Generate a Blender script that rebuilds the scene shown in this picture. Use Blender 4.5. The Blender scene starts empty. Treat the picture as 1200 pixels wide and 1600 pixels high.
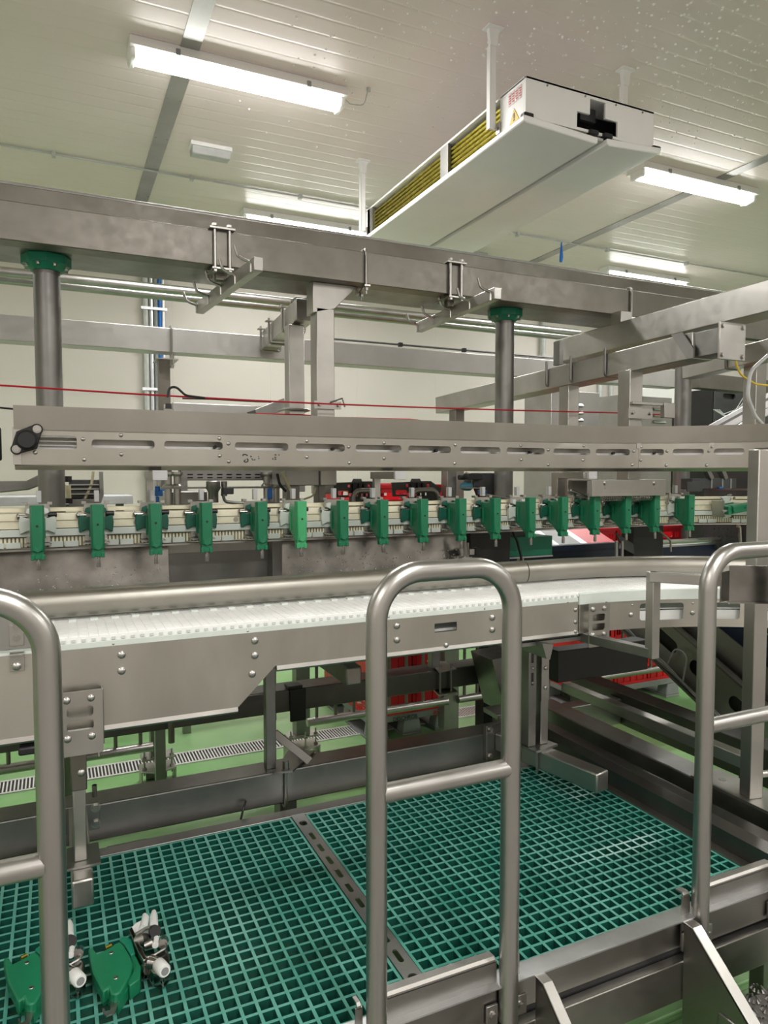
import bpy, bmesh, math, random
from mathutils import Vector, Matrix, Euler
from mathutils.geometry import delaunay_2d_cdt
random.seed(7)
R = math.radians
PI = math.pi
scn = bpy.context.scene
COL = scn.collection

# ------------------------------------------------------------ camera
FPX, YAW, PITCH, CZ = 1108.0, R(24.9), R(3.0), 1.70
cam_d = bpy.data.cameras.new('camera')
cam = bpy.data.objects.new('camera', cam_d); COL.objects.link(cam)
cam.location = (0, 0, CZ)
cam.rotation_euler = (R(90) - PITCH, 0, -YAW)
cam_d.sensor_fit = 'VERTICAL'; cam_d.sensor_height = 36.0
cam_d.lens = FPX / 1600 * 36.0
cam_d.clip_start = 0.05; cam_d.clip_end = 100
scn.camera = cam

# ------------------------------------------------------------ world, exposure
w = bpy.data.worlds.new('world'); scn.world = w; w.use_nodes = True
w.node_tree.nodes['Background'].inputs[0].default_value = (0.9, 0.95, 1.0, 1)
w.node_tree.nodes['Background'].inputs[1].default_value = 0.05
scn.view_settings.view_transform = 'Standard'
scn.view_settings.look = 'None'
scn.view_settings.exposure = 0.42
scn.view_settings.gamma = 1.0
scn.view_settings.use_curve_mapping = False
TUBE_EMISSION = 17.0
LAMP_W = 52.0
LAMP_FAR_W = 26.0
CEIL = 4.2

def area_lamp(name, loc, sx, sy, power, rot=(0, 0, 0)):
    d = bpy.data.lights.new(name, 'AREA'); d.shape = 'RECTANGLE'; d.size = sx; d.size_y = sy
    d.energy = power; d.color = (1.0, 0.985, 0.955)
    o = bpy.data.objects.new(name, d); COL.objects.link(o); o.location = loc; o.rotation_euler = rot
    return o
# unseen hall lamps roughly on the visible grid, added and powered as fill
for lx, ly, pw in ((-2.8, 4.42, 30), (-2.8, 6.78, 30), (8.9, 4.42, 30), (10.2, 6.78, 30), (8.9, 2.05, 30),
                   (1.1, -0.3, 46), (4.98, -0.3, 40), (-2.8, -0.3, 40),
                   (1.1, -2.65, 62), (4.98, -2.65, 62), (-2.8, -2.65, 62), (8.9, -2.65, 50)):
    area_lamp('hall_fill_lamp', (lx, ly, CEIL - 0.11), 1.25, 0.1, pw)

# ------------------------------------------------------------ pixel -> point on a plane
_f = Vector((math.sin(YAW) * math.cos(PITCH), math.cos(YAW) * math.cos(PITCH), -math.sin(PITCH)))
_r = Vector((math.cos(YAW), -math.sin(YAW), 0)); _u = _r.cross(_f)
def at(px, py, ax, v):
    d = _f + _r * ((px - 600) / FPX) - _u * ((py - 800) / FPX)
    i = 'XYZ'.index(ax)
    t = (v - (0, 0, CZ)[i]) / d[i]
    return Vector((0, 0, CZ)) + d * t

# ------------------------------------------------------------ materials
def new_mat(name):
    m = bpy.data.materials.new(name); m.use_nodes = True
    nt = m.node_tree; b = nt.nodes['Principled BSDF']
    return m, nt, b
def noise_mix(nt, b, c1, c2, scale, detail=4, vec_scale=None, lo=0.35, hi=0.65):
    tc = nt.nodes.new('ShaderNodeTexCoord'); mp = nt.nodes.new('ShaderNodeMapping')
    if vec_scale: mp.inputs['Scale'].default_value = vec_scale
    n = nt.nodes.new('ShaderNodeTexNoise'); n.inputs['Scale'].default_value = scale; n.inputs['Detail'].default_value = detail
    cr = nt.nodes.new('ShaderNodeValToRGB')
    cr.color_ramp.elements[0].position = lo; cr.color_ramp.elements[0].color = (*c1, 1)
    cr.color_ramp.elements[1].position = hi; cr.color_ramp.elements[1].color = (*c2, 1)
    nt.links.new(tc.outputs['Object'], mp.inputs['Vector']); nt.links.new(mp.outputs['Vector'], n.inputs['Vector'])
    nt.links.new(n.outputs['Fac'], cr.inputs['Fac']); nt.links.new(cr.outputs['Color'], b.inputs['Base Color'])
    return tc, mp, n
def bump(nt, b, src, strength, dist=0.002):
    bp = nt.nodes.new('ShaderNodeBump'); bp.inputs['Strength'].default_value = strength; bp.inputs['Distance'].default_value = dist
    nt.links.new(src, bp.inputs['Height']); nt.links.new(bp.outputs['Normal'], b.inputs['Normal'])
def metal(name, c1, c2, rough, scale=5.0, stretch=(1, 1, 1), var=0.1, bmp=0.15):
    m, nt, b = new_mat(name)
    b.inputs['Metallic'].default_value = 1.0
    tc, mp, n = noise_mix(nt, b, c1, c2, scale, 6, stretch)
    n2 = nt.nodes.new('ShaderNodeTexNoise'); n2.inputs['Scale'].default_value = 22; n2.inputs['Detail'].default_value = 5
    mp2 = nt.nodes.new('ShaderNodeMapping'); mp2.inputs['Scale'].default_value = stretch
    nt.links.new(tc.outputs['Object'], mp2.inputs['Vector']); nt.links.new(mp2.outputs['Vector'], n2.inputs['Vector'])
    mr = nt.nodes.new('ShaderNodeMapRange'); mr.inputs['To Min'].default_value = rough - var; mr.inputs['To Max'].default_value = rough + var
    nt.links.new(n2.outputs['Fac'], mr.inputs['Value']); nt.links.new(mr.outputs['Result'], b.inputs['Roughness'])
    if bmp: bump(nt, b, n2.outputs['Fac'], bmp, 0.0006)
    return m
def plastic(name, col, rough=0.4, var=0.08, scale=12, spec=0.5, trans=0.0):
    m, nt, b = new_mat(name)
    c1 = tuple(max(0, c * (1 - var)) for c in col); c2 = tuple(min(1, c * (1 + var)) for c in col)
    noise_mix(nt, b, c1, c2, scale)
    b.inputs['Roughness'].default_value = rough
    b.inputs['Specular IOR Level'].default_value = spec
    return m
M = {}
M['steel'] = metal('brushed_stainless_steel', (.40, .388, .365), (.50, .485, .455), .36, 4)
M['steel_panel'] = metal('conveyor_side_steel', (.40, .385, .345), (.59, .575, .52), .40, 2.2, (1, 1, .35))
M['steel_beam'] = metal('matt_structural_steel', (.185, .173, .149), (.25, .236, .21), .46, 2.5)
M['steel_guard'] = metal('guard_sheet_steel', (.325, .312, .275), (.40, .385, .345), .40, 2.2, (1, 1, .35))
M['steel_back'] = metal('pale_back_beam_steel', (.50, .49, .475), (.60, .59, .575), .46, 2.5)
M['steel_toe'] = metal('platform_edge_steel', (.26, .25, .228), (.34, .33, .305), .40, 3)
M['steel_kerb_shade'] = metal('kerb_and_shaded_tube_steel', (.13, .125, .12), (.19, .185, .175), .42, 3)  # kerb steel; on the rear tubes a darker copy that paints in their shade
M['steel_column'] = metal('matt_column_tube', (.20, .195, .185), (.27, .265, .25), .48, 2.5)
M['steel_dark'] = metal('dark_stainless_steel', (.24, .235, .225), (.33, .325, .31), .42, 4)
M['steel_bright'] = metal('ground_stainless_pipe', (.38, .37, .35), (.45, .44, .42), .33, 6, (1, 1, .2), .06)
M['steel_wet'] = metal('wet_polished_steel', (.20, .195, .185), (.32, .31, .295), .20, 7, (1, 1, 1), .14, .5)
M['galv'] = metal('galvanised_rail', (.60, .61, .63), (.72, .73, .75), .4, 9)
M['green'] = plastic('green_moulded_plastic', (.010, .185, .085), .36)
M['green_light'] = plastic('light_green_moulded_plastic', (.060, .42, .17), .36)
M['green_deep'] = plastic('deep_green_rubber_pad', (.006, .105, .066), .45)
M['green_flange'] = plastic('green_flange_plastic', (.008, .20, .115), .4)
M['white'] = plastic('white_plastic', (.80, .81, .79), .38, .03)
M['white_translucent'] = plastic('milky_white_plastic', (.66, .72, .67), .4, .04)
M['belt'] = plastic('white_modular_belt_plastic', (.93, .94, .93), .42, .04)
M['cream'] = plastic('cream_guide_plastic', (.82, .78, .60), .42, .05)
M['black'] = plastic('black_plastic', (.012, .012, .013), .45)
M['dark_grey'] = plastic('dark_grey_plastic', (.055, .056, .057), .5)
M['mid_grey'] = plastic('grey_plastic', (.26, .27, .27), .5)
M['light_grey'] = plastic('light_grey_plastic', (.52, .53, .53), .45)
M['paint_white'] = plastic('white_enamelled_sheet', (.93, .93, .92), .4, .02, 3)
M['coil'] = metal('olive_coil_tube', (.30, .26, .045), (.46, .40, .08), .4, 30)
M['red'] = plastic('red_crate_plastic', (.58, .008, .016), .42, .1, 5)
M['orange'] = plastic('faded_red_crate_plastic', (.62, .045, .02), .5, .12, 5)
M['red_cord'] = plastic('red_cord_plastic', (.45, .01, .025), .5)
M['navy'] = plastic('navy_painted_panel', (.012, .017, .045), .4, .1, 3)
M['blue'] = plastic('blue_plastic', (.01, .16, .60), .4)
M['teal_motor'] = plastic('blue_grey_motor_paint', (.06, .22, .30), .45)
M['yellow'] = plastic('yellow_plastic', (.75, .52, .04), .45)
M['sticker'] = plastic('pale_sticker', (.82, .68, .68), .6)
M['tube_clear'] = plastic('cream_hose', (.60, .55, .36), .4)
M['grey_panel'] = metal('grey_satin_sheet', (.38, .375, .36), (.46, .455, .44), .42, 3)
M['galv_white'] = plastic('white_painted_grate', (.72, .72, .70), .5, .06, 20)

# green grating: slightly glossy wet glass-fibre
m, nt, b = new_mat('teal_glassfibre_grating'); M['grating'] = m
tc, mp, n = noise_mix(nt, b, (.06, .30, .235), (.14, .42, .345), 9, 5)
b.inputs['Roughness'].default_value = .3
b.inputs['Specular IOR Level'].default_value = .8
M['chain_olive'] = plastic('chain_core_plastic', (.30, .28, .17), .5)  # olive plastic of the chain core
M['grating_side_shade'] = plastic('shaded_grating_bar_side', (.010, .085, .062), .3)  # dark teal that paints the shade of the cells onto the bar sides
# floor: green epoxy with pale scuffs
m, nt, b = new_mat('green_epoxy_floor'); M['floor'] = m
tc, mp, n = noise_mix(nt, b, (.175, .38, .13), (.36, .56, .29), 1.3, 8, None, .36, .74)
n3 = nt.nodes.new('ShaderNodeTexNoise'); n3.inputs['Scale'].default_value = 160; n3.inputs['Detail'].default_value = 2
nt.links.new(tc.outputs['Object'], n3.inputs['Vector']); bump(nt, b, n3.outputs['Fac'], .25, .002)
b.inputs['Roughness'].default_value = .36
# unseen floor before the platform is made grey to cut green bounce light
gx = nt.nodes.new('ShaderNodeNewGeometry'); sp_ = nt.nodes.new('ShaderNodeSeparateXYZ'); nt.links.new(gx.outputs['Position'], sp_.inputs[0])
gt = nt.nodes.new('ShaderNodeMath'); gt.operation = 'GREATER_THAN'; gt.inputs[1].default_value = 1.2; nt.links.new(sp_.outputs['Y'], gt.inputs[0])
mx = nt.nodes.new('ShaderNodeMix'); mx.data_type = 'RGBA'; nt.links.new(gt.outputs[0], mx.inputs['Factor'])
mx.inputs['A'].default_value = (.25, .24, .225, 1)
for l in list(nt.links):
    if l.to_socket == b.inputs['Base Color']: nt.links.new(l.from_socket, mx.inputs['B']); nt.links.remove(l)
nt.links.new(mx.outputs['Result'], b.inputs['Base Color'])
# ceiling sheet: fine ribs running along x, panel joints
m, nt, b = new_mat('ribbed_ceiling_sheet'); M['ceiling'] = m
noise_mix(nt, b, (.815, .72, .69), (.865, .77, .74), .8, 3)
tc = nt.nodes.new('ShaderNodeTexCoord'); sx = nt.nodes.new('ShaderNodeSeparateXYZ'); nt.links.new(tc.outputs['Object'], sx.inputs[0])
mm = nt.nodes.new('ShaderNodeMath'); mm.operation = 'MULTIPLY'; mm.inputs[1].default_value = 1 / 0.14
fr = nt.nodes.new('ShaderNodeMath'); fr.operation = 'FRACT'
lt = nt.nodes.new('ShaderNodeMath'); lt.operation = 'PINGPONG'; lt.inputs[1].default_value = .5
cl = nt.nodes.new('ShaderNodeMapRange'); cl.inputs['From Max'].default_value = .09; cl.clamp = True
nt.links.new(sx.outputs['Y'], mm.inputs[0]); nt.links.new(mm.outputs[0], fr.inputs[0]); nt.links.new(fr.outputs[0], lt.inputs[0]); nt.links.new(lt.outputs[0], cl.inputs['Value'])
bump(nt, b, cl.outputs['Result'], .4, .004)
b.inputs['Roughness'].default_value = .33
# wall sheet: cream, faint vertical joints
m, nt, b = new_mat('cream_wall_panel'); M['wall'] = m
noise_mix(nt, b, (.61, .565, .525), (.65, .605, .565), .7, 3)
tc = nt.nodes.new('ShaderNodeTexCoord'); sx = nt.nodes.new('ShaderNodeSeparateXYZ'); nt.links.new(tc.outputs['Object'], sx.inputs[0])
ad = nt.nodes.new('ShaderNodeMath'); ad.operation = 'ADD'; nt.links.new(sx.outputs['X'], ad.inputs[0]); nt.links.new(sx.outputs['Y'], ad.inputs[1])
mm = nt.nodes.new('ShaderNodeMath'); mm.operation = 'MULTIPLY'; mm.inputs[1].default_value = 1 / 1.15
fr = nt.nodes.new('ShaderNodeMath'); fr.operation = 'FRACT'; lt = nt.nodes.new('ShaderNodeMath'); lt.operation = 'PINGPONG'; lt.inputs[1].default_value = .5
cl = nt.nodes.new('ShaderNodeMapRange'); cl.inputs['From Max'].default_value = .006; cl.clamp = True
nt.links.new(ad.outputs[0], mm.inputs[0]); nt.links.new(mm.outputs[0], fr.inputs[0]); nt.links.new(fr.outputs[0], lt.inputs[0]); nt.links.new(lt.outputs[0], cl.inputs['Value'])
bump(nt, b, cl.outputs['Result'], .6, .003)
b.inputs['Roughness'].default_value = .45
# lit diffuser
m, nt, b = new_mat('lit_lamp_diffuser'); M['lamp'] = m
b.inputs['Base Color'].default_value = (.9, .9, .9, 1)
b.inputs['Emission Color'].default_value = (1, .985, .955, 1); b.inputs['Emission Strength'].default_value = TUBE_EMISSION
m, nt, b = new_mat('clear_polycarbonate'); M['clear'] = m
b.inputs['Base Color'].default_value = (.9, .92, .93, 1); b.inputs['Transmission Weight'].default_value = .85; b.inputs['Roughness'].default_value = .15
m, nt, b = new_mat('water'); M['water'] = m
b.inputs['Base Color'].default_value = (1, 1, 1, 1); b.inputs['Roughness'].default_value = .25; b.inputs['Transmission Weight'].default_value = 0; b.inputs['IOR'].default_value = 1.33

# ------------------------------------------------------------ mesh builder
class MB:
    def __init__(self): self.bm = bmesh.new()
    def _poly(self, vs, faces):
        v = [self.bm.verts.new(p) for p in vs]
        for f in faces:
            try: self.bm.faces.new([v[i] for i in f])
            except ValueError: pass
        return v
    def hexa(self, p):      # 8 points: bottom 4, top 4
        self._poly(p, [(3, 2, 1, 0), (4, 5, 6, 7), (0, 1, 5, 4), (1, 2, 6, 5), (2, 3, 7, 6), (3, 0, 4, 7)]); return self
    def box(self, x0, x1, y0, y1, z0, z1):
        return self.hexa([(x0, y0, z0), (x1, y0, z0), (x1, y1, z0), (x0, y1, z0), (x0, y0, z1), (x1, y0, z1), (x1, y1, z1), (x0, y1, z1)])
    def cbox(self, c, d, rz=0.0, rx=0.0, ry=0.0):
        m = Matrix.Translation(Vector(c)) @ Euler((rx, ry, rz)).to_matrix().to_4x4()
        h = [x / 2 for x in d]
        return self.hexa([m @ Vector(q) for q in ((-h[0], -h[1], -h[2]), (h[0], -h[1], -h[2]), (h[0], h[1], -h[2]), (-h[0], h[1], -h[2]),
                                                   (-h[0], -h[1], h[2]), (h[0], -h[1], h[2]), (h[0], h[1], h[2]), (-h[0], h[1], h[2]))])
    def bar(self, p, q, wd, ht, up=(0, 0, 1)):      # rectangular bar whose axis runs p -> q (ht along up)
        p = Vector(p); q = Vector(q); d = (q - p).normalized(); u = Vector(up)
        s = d.cross(u)
        if s.length < 1e-5: s = d.cross(Vector((0, 1, 0)))
        s.normalize(); u = s.cross(d)
        s *= wd / 2; u *= ht / 2
        return self.hexa([p - s - u, p + s - u, q + s - u, q - s - u, p - s + u, p + s + u, q + s + u, q - s + u])
    def prism(self, pts, a, b, ax='Y'):      # polygon (2d) extruded from a to b along an axis
        n = len(pts)
        def mk(p, t):
            return {'X': (t, p[0], p[1]), 'Y': (p[0], t, p[1]), 'Z': (p[0], p[1], t)}[ax]
        vs = [mk(p, a) for p in pts] + [mk(p, b) for p in pts]
        self._poly(vs, [tuple(range(n)), tuple(range(2 * n - 1, n - 1, -1))] + [(i, (i + 1) % n, n + (i + 1) % n, n + i) for i in range(n)])
        return self
    def tube(self, pts, r, seg=10, cap=True, closed=False):
        pts = [Vector(p) for p in pts]; n = len(pts)
        rs = r if isinstance(r, (list, tuple)) else [r] * n
        rings = []; nrm = None
        for i, p in enumerate(pts):
            a = pts[i - 1] if (i > 0 or closed) else p; c = pts[(i + 1) % n] if (i < n - 1 or closed) else p
            d = (c - a).normalized()
            if nrm is None:
                nrm = d.cross(Vector((0, 0, 1)))
                if nrm.length < 1e-4: nrm = d.cross(Vector((0, 1, 0)))
                nrm.normalize()
            else:
                nrm = (nrm - d * nrm.dot(d)).normalized()
            b2 = d.cross(nrm)
            # mitre factor
            k = 1.0
            rings.append([self.bm.verts.new(p + (nrm * math.cos(t) + b2 * math.sin(t)) * rs[i] * k) for t in [2 * PI * j / seg for j in range(seg)]])
        m = n if closed else n - 1
        for i in range(m):
            A, B = rings[i], rings[(i + 1) % n]
            for j in range(seg):
                self.bm.faces.new((A[j], A[(j + 1) % seg], B[(j + 1) % seg], B[j]))
        if cap and not closed:
            self.bm.faces.new(list(reversed(rings[0]))); self.bm.faces.new(rings[-1])
        return self
    def cyl(self, p, q, r, seg=16, r2=None):
        return self.tube([p, q], [r, r if r2 is None else r2], seg)
    def sphere(self, c, r, u=10, v=6, sc=(1, 1, 1)):
        m = Matrix.Translation(Vector(c)) @ Matrix.Diagonal((r * sc[0], r * sc[1], r * sc[2], 1))
        bmesh.ops.create_uvsphere(self.bm, u_segments=u, v_segments=v, radius=1, matrix=m); return self
    def bolt(self, p, d=(0, -1, 0), r=.008, h=.006):      # domed bolt head
        p = Vector(p); d = Vector(d).normalized()
        return self.tube([p, p + d * h * .5, p + d * h * .85, p + d * h], [r, r * .93, r * .6, r * .12], 10)
    def hexbolt(self, p, d=(0, -1, 0), r=.009, h=.007):
        p = Vector(p); d = Vector(d).normalized()
        self.tube([p, p + d * .0018], r * 1.35, 12); return self.tube([p, p + d * h], r, 6)
    def plate(self, outer, holes, mp, th):      # sheet with holes; mp(u, v, t) -> point, t in 0..1 through thickness
        vs = []; faces = []; loops = []
        for lp in [outer] + holes:
            s = len(vs); vs += [Vector((p[0], p[1])) for p in lp]; loops.append(list(range(s, len(vs))))
        edges = [(l[i], l[(i + 1) % len(l)]) for l in loops for i in range(len(l))]
        res = delaunay_2d_cdt(vs, edges, [loops[0]], 1, 1e-6)
        V, F = res[0], res[2]
        def inside(p, poly):
            c = False; j = len(poly) - 1
            for i in range(len(poly)):
                a, b_ = poly[i], poly[j]
                if (a[1] > p[1]) != (b_[1] > p[1]) and p[0] < (b_[0] - a[0]) * (p[1] - a[1]) / (b_[1] - a[1]) + a[0]: c = not c
                j = i
            return c
        keep = []
        for f in F:
            c = sum((V[i] for i in f), Vector((0, 0))) / len(f)
            if not any(inside(c, h) for h in holes): keep.append(f)
        top = [self.bm.verts.new(mp(p[0], p[1], 0)) for p in V]; bot = [self.bm.verts.new(mp(p[0], p[1], 1)) for p in V]
        cnt = {}
        for f in keep:
            self.bm.faces.new([top[i] for i in f]); self.bm.faces.new([bot[i] for i in reversed(f)])
            for i in range(len(f)):
                e = (f[i], f[(i + 1) % len(f)]); k = tuple(sorted(e)); cnt.setdefault(k, []).append(e)
        for k, l in cnt.items():
            if len(l) == 1:
                a, b_ = l[0]; self.bm.faces.new((top[a], bot[a], bot[b_], top[b_]))
        for v in [v for v in self.bm.verts if not v.link_faces]: self.bm.verts.remove(v)
        return self
    def sweep(self, prof, path, closed_prof=True, up=(0, 0, 1)):      # prof (s, z) with s to the right of travel in plan
        rings = []; path = [Vector(p) for p in path]
        for i, p in enumerate(path):
            a = path[max(i - 1, 0)]; c = path[min(i + 1, len(path) - 1)]
            d = (c - a); d.z = 0; d.normalize(); s = Vector((d.y, -d.x, 0))
            rings.append([self.bm.verts.new(p + s * q[0] + Vector((0, 0, q[1]))) for q in prof])
        n = len(prof)
        for A, B in zip(rings, rings[1:]):
            for j in range(n if closed_prof else n - 1):
                self.bm.faces.new((A[j], A[(j + 1) % n], B[(j + 1) % n], B[j]))
        if closed_prof:
            self.bm.faces.new(list(reversed(rings[0]))); self.bm.faces.new(rings[-1])
        return self
    def build(self, name, mat, parent=None, bevel=0.0, smooth=35, kind=None):
        bm = self.bm
        bmesh.ops.recalc_face_normals(bm, faces=bm.faces)
        off = Vector((0, 0, 0))
        if parent is not None:
            p = parent
            while p is not None: off += p.location; p = p.parent
        elif bm.verts:
            xs = [v.co.x for v in bm.verts]; ys = [v.co.y for v in bm.verts]; zs = [v.co.z for v in bm.verts]
            off = Vector(((min(xs) + max(xs)) / 2, (min(ys) + max(ys)) / 2, min(zs)))
        for v in bm.verts: v.co -= off
        ca = math.cos(R(smooth))
        for f in bm.faces: f.smooth = True
        for e in bm.edges:
            if len(e.link_faces) == 2 and e.link_faces[0].normal.dot(e.link_faces[1].normal) < ca: e.smooth = False
        me = bpy.data.meshes.new(name); bm.to_mesh(me); bm.free()
        me.materials.append(M[mat] if isinstance(mat, str) else mat)
        o = bpy.data.objects.new(name, me); COL.objects.link(o)
        if parent is not None: o.parent = parent
        else: o.location = off
        if bevel:
            bv = o.modifiers.new('bevel', 'BEVEL'); bv.width = bevel; bv.segments = 2; bv.limit_method = 'ANGLE'; bv.angle_limit = R(40)
            bv.harden_normals = False
        if kind: o['kind'] = kind
        return o

class ML:      # a row of like pieces, each built as an object of its own
    def __init__(self): self.l = []
    def __getattr__(self, k):
        def f(*a, **kw):
            m = MB(); getattr(m, k)(*a, **kw); self.l.append(m); return self
        return f
    def build(self, name, mat, parent=None, bevel=0.0, **kw):
        return [m.build(name, mat, parent, bevel, **kw) for m in self.l][-1]

def tag(o, label, cat, group=None, kind=None):
    o['label'] = label; o['category'] = cat
    if group: o['group'] = group
    if kind: o['kind'] = kind
    return o
def thing(name, loc, label, cat, group=None):
    o = bpy.data.objects.new(name, None); COL.objects.link(o); o.location = loc; o.empty_display_size = .05
    return tag(o, label, cat, group)
def copy_tree(o, parent=None):
    c = o.copy(); COL.objects.link(c)
    if parent is not None: c.parent = parent
    for ch in list(o.children): copy_tree(ch, c)
    return c
def rrect(x0, x1, y0, y1, r, seg=5):
    pts = []
    for cx, cy, a0 in ((x1 - r, y1 - r, 0), (x0 + r, y1 - r, 90), (x0 + r, y0 + r, 180), (x1 - r, y0 + r, 270)):
        for k in range(seg + 1):
            a = R(a0 + 90 * k / seg); pts.append((cx + r * math.cos(a), cy + r * math.sin(a)))
    return pts
def circ(cx, cy, r, n=14): return [(cx + r * math.cos(2 * PI * k / n), cy + r * math.sin(2 * PI * k / n)) for k in range(n)]
def arc_pts(c, r, a0, a1, n, z=0):      # plan arc
    return [Vector((c[0] + r * math.cos(R(a0 + (a1 - a0) * k / n)), c[1] + r * math.sin(R(a0 + (a1 - a0) * k / n)), z)) for k in range(n + 1)]
def fillet(pts, r, n=6):      # round the inner corners of a polyline
    pts = [Vector(p) for p in pts]; out = [pts[0]]
    for a, b_, c in zip(pts, pts[1:], pts[2:]):
        d1 = (a - b_).normalized(); d2 = (c - b_).normalized()
        ang = d1.angle(d2); t = min(r / math.tan(ang / 2), (a - b_).length * .49, (c - b_).length * .49); rr = t * math.tan(ang / 2)
        cen = b_ + (d1 + d2).normalized() * (rr / math.sin(ang / 2))
        p1 = b_ + d1 * t - cen; p2 = b_ + d2 * t - cen; tot = p1.angle(p2); axis = p1.cross(p2).normalized()
        for k in range(n + 1): out.append(cen + Matrix.Rotation(tot * k / n, 3, axis) @ p1)
    out.append(pts[-1]); return out

# ============================================================ the room
WB = 8.5
XL, XR, YF = -4.2, 13.5, -4.0
MB().box(XL, XR, YF, WB, -.15, 0).build('floor', 'floor', kind='structure')
MB().box(XL, XR, YF, WB, CEIL, CEIL + .15).build('ceiling', 'ceiling', kind='structure')
MB().box(XL, XR, WB, WB + .12, 0, CEIL).build('wall_back', 'wall', kind='structure')
MB().box(XL - .12, XL, YF, WB, 0, CEIL).build('wall_left', 'wall', kind='structure')
MB().box(XR, XR + .12, YF, WB, 0, CEIL).build('wall_right', 'wall', kind='structure')
MB().box(XL, XR, YF - .12, YF, 0, CEIL).build('wall_front', 'wall', kind='structure')
# folded grey joint strips along the ceiling
for k, (x, name) in enumerate(((.775, 'trim_1'), (5.16, 'trim_2'))):
    b_ = MB().box(x - .055, x + .055, 1.5, WB, CEIL - .006, CEIL)
    for y in [2 + .6 * i for i in range(11)]:
        for s in (-.04, .04): b_.cyl((x + s, y, CEIL - .006), (x + s, y, CEIL - .01), .007, 8)
    b_.build(name, 'grey_panel', kind='structure')
# condensation drops hanging under the ceiling
drops = MB()
def drop(b_, x, y, z, r):
    bmesh.ops.create_icosphere(b_.bm, subdivisions=1, radius=1, matrix=Matrix.Translation((x, y, z)) @ Matrix.Diagonal((r, r, r * .8, 1)))
for i in range(1500):
    px = random.uniform(200, 1200); py = random.uniform(-10, 235)
    dens = max(0, (px - 330) / 870) ** 1.1 * max(0.05, 1 - abs(py - 95) / 165)
    if random.random() > dens * 1.25: continue
    q = at(px, py, 'Z', CEIL)
    q.y = round(q.y / .07) * .07 + random.gauss(0, .012)
    drop(drops, q.x, q.y, CEIL - .002, random.uniform(.004, .010))
o = drops.build('water_droplets', 'water'); tag(o, 'condensation droplets beading on the underside of the ceiling', 'water droplets', kind='stuff')

# ceiling luminaires
def luminaire(x0, y0, label, L=1.33):
    t = thing('tube_light', (x0 + L / 2, y0, CEIL), label, 'ceiling light', 'ceiling tube lights')
    MB().prism([(y0 - .085, CEIL), (y0 + .085, CEIL), (y0 + .105, CEIL - .062), (y0 - .105, CEIL - .062)], x0, x0 + L, 'X').build('housing', 'paint_white', t, .004)
    for xx in (x0 + .02, x0 + L - .02):
        MB().cbox((xx, y0, CEIL - .085), (.035, .14, .06)).build('end_cap', 'paint_white', t, .01)
    prof = [(y0 + .058 * math.cos(a), CEIL - .066 - .058 * math.sin(a)) for a in [PI * k / 10 for k in range(11)]]
    MB().prism(prof, x0 + .04, x0 + L - .04, 'X').build('diffuser', 'lamp', t)
    for f in (.2, .8):
        MB().box(x0 + L * f - .012, x0 + L * f + .012, y0 - .112, y0 - .095, CEIL - .07, CEIL - .035).build('clip', 'mid_grey', t)
    return t
luminaire(.44, 4.46, 'lit tube light nearest the camera, under the grey ceiling strip')
luminaire(4.30, 4.45, 'lit tube light to the right of the air cooler')
luminaire(1.66, 6.78, 'lit tube light half hidden behind the overhead beam, left of the cooler')
luminaire(6.05, 6.76, 'farthest lit tube light, low above the right end of the beam')
for lx, ly in ((1.1, 4.46), (4.97, 4.45), (2.33, 6.78), (6.72, 6.76)):
    area_lamp('tube_light_glow', (lx, ly, CEIL - .135), 1.2, .1, LAMP_W if ly < 5 else LAMP_FAR_W)
t = thing('cable_whip', (1.85, 4.4, CEIL), 'thin grey cable looping from the nearest tube light to the ceiling', 'cable')
MB().tube(fillet([(1.77, 4.45, CEIL - .03), (1.80, 4.4, CEIL - .09), (1.88, 4.36, CEIL - .1), (1.90, 4.33, CEIL)], .03), .004, 6).build('cable', 'light_grey', t)
MB().cyl((1.90, 4.33, CEIL), (1.90, 4.33, CEIL - .02), .014, 10).build('gland', 'light_grey', t)

# small emergency light
t = thing('emergency_light', (1.13, 5.6, CEIL), 'small unlit white emergency light fitting on the ceiling', 'light')
MB().box(.98, 1.29, 5.53, 5.66, CEIL - .03, CEIL).build('base', 'paint_white', t, .004)
MB().prism([(5.535, CEIL - .03), (5.655, CEIL - .03), (5.64, CEIL - .085), (5.55, CEIL - .085)], .99, 1.28, 'X').build('cover', 'light_grey', t, .006)

# surface conduits on the ceiling
def conduit(pts, label, r=.009, sad=()):
    o = MB().tube(fillet(pts, .06), r, 8)
    for s in sad:
        o.box(s[0] - .014, s[0] + .014, s[1] - .022, s[1] + .022, CEIL - .035, CEIL)
    return tag(o.build('ceiling_conduit', 'light_grey'), label, 'conduit')
conduit([(-3, 6.2, CEIL - .012), (3.3, 6.2, CEIL - .012)], 'thin pale conduit running along the ceiling left of the cooler', .008, [(.05, 6.2), (1.1, 6.2), (2.05, 6.2)])
conduit([(3.9, 6.2, CEIL - .012), (9.5, 6.2, CEIL - .012)], 'thin pale conduit running along the ceiling right of the cooler', .008, [(4.4, 6.2), (5.6, 6.2), (6.8, 6.2)])
o = MB().tube(fillet([(4.3, 7.9, CEIL - .1), (4.55, 7.05, CEIL - .1), (10.5, 7.05, CEIL - .1)], .15), .012, 8)
for x in (4.8, 5.9, 7.0, 8.1, 9.2): o.cyl((x, 7.05, CEIL), (x, 7.05, CEIL - .1), .006, 6); o.cbox((x, 7.05, CEIL - .012), (.05, .05, .02))
tag(o.build('hanging_conduit', 'dark_grey'), 'dark conduit hung on short rods above the farthest tube light', 'conduit')
o = MB().box(4.02, 4.5, 6.9, 7.3, CEIL - .16, CEIL)
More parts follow.
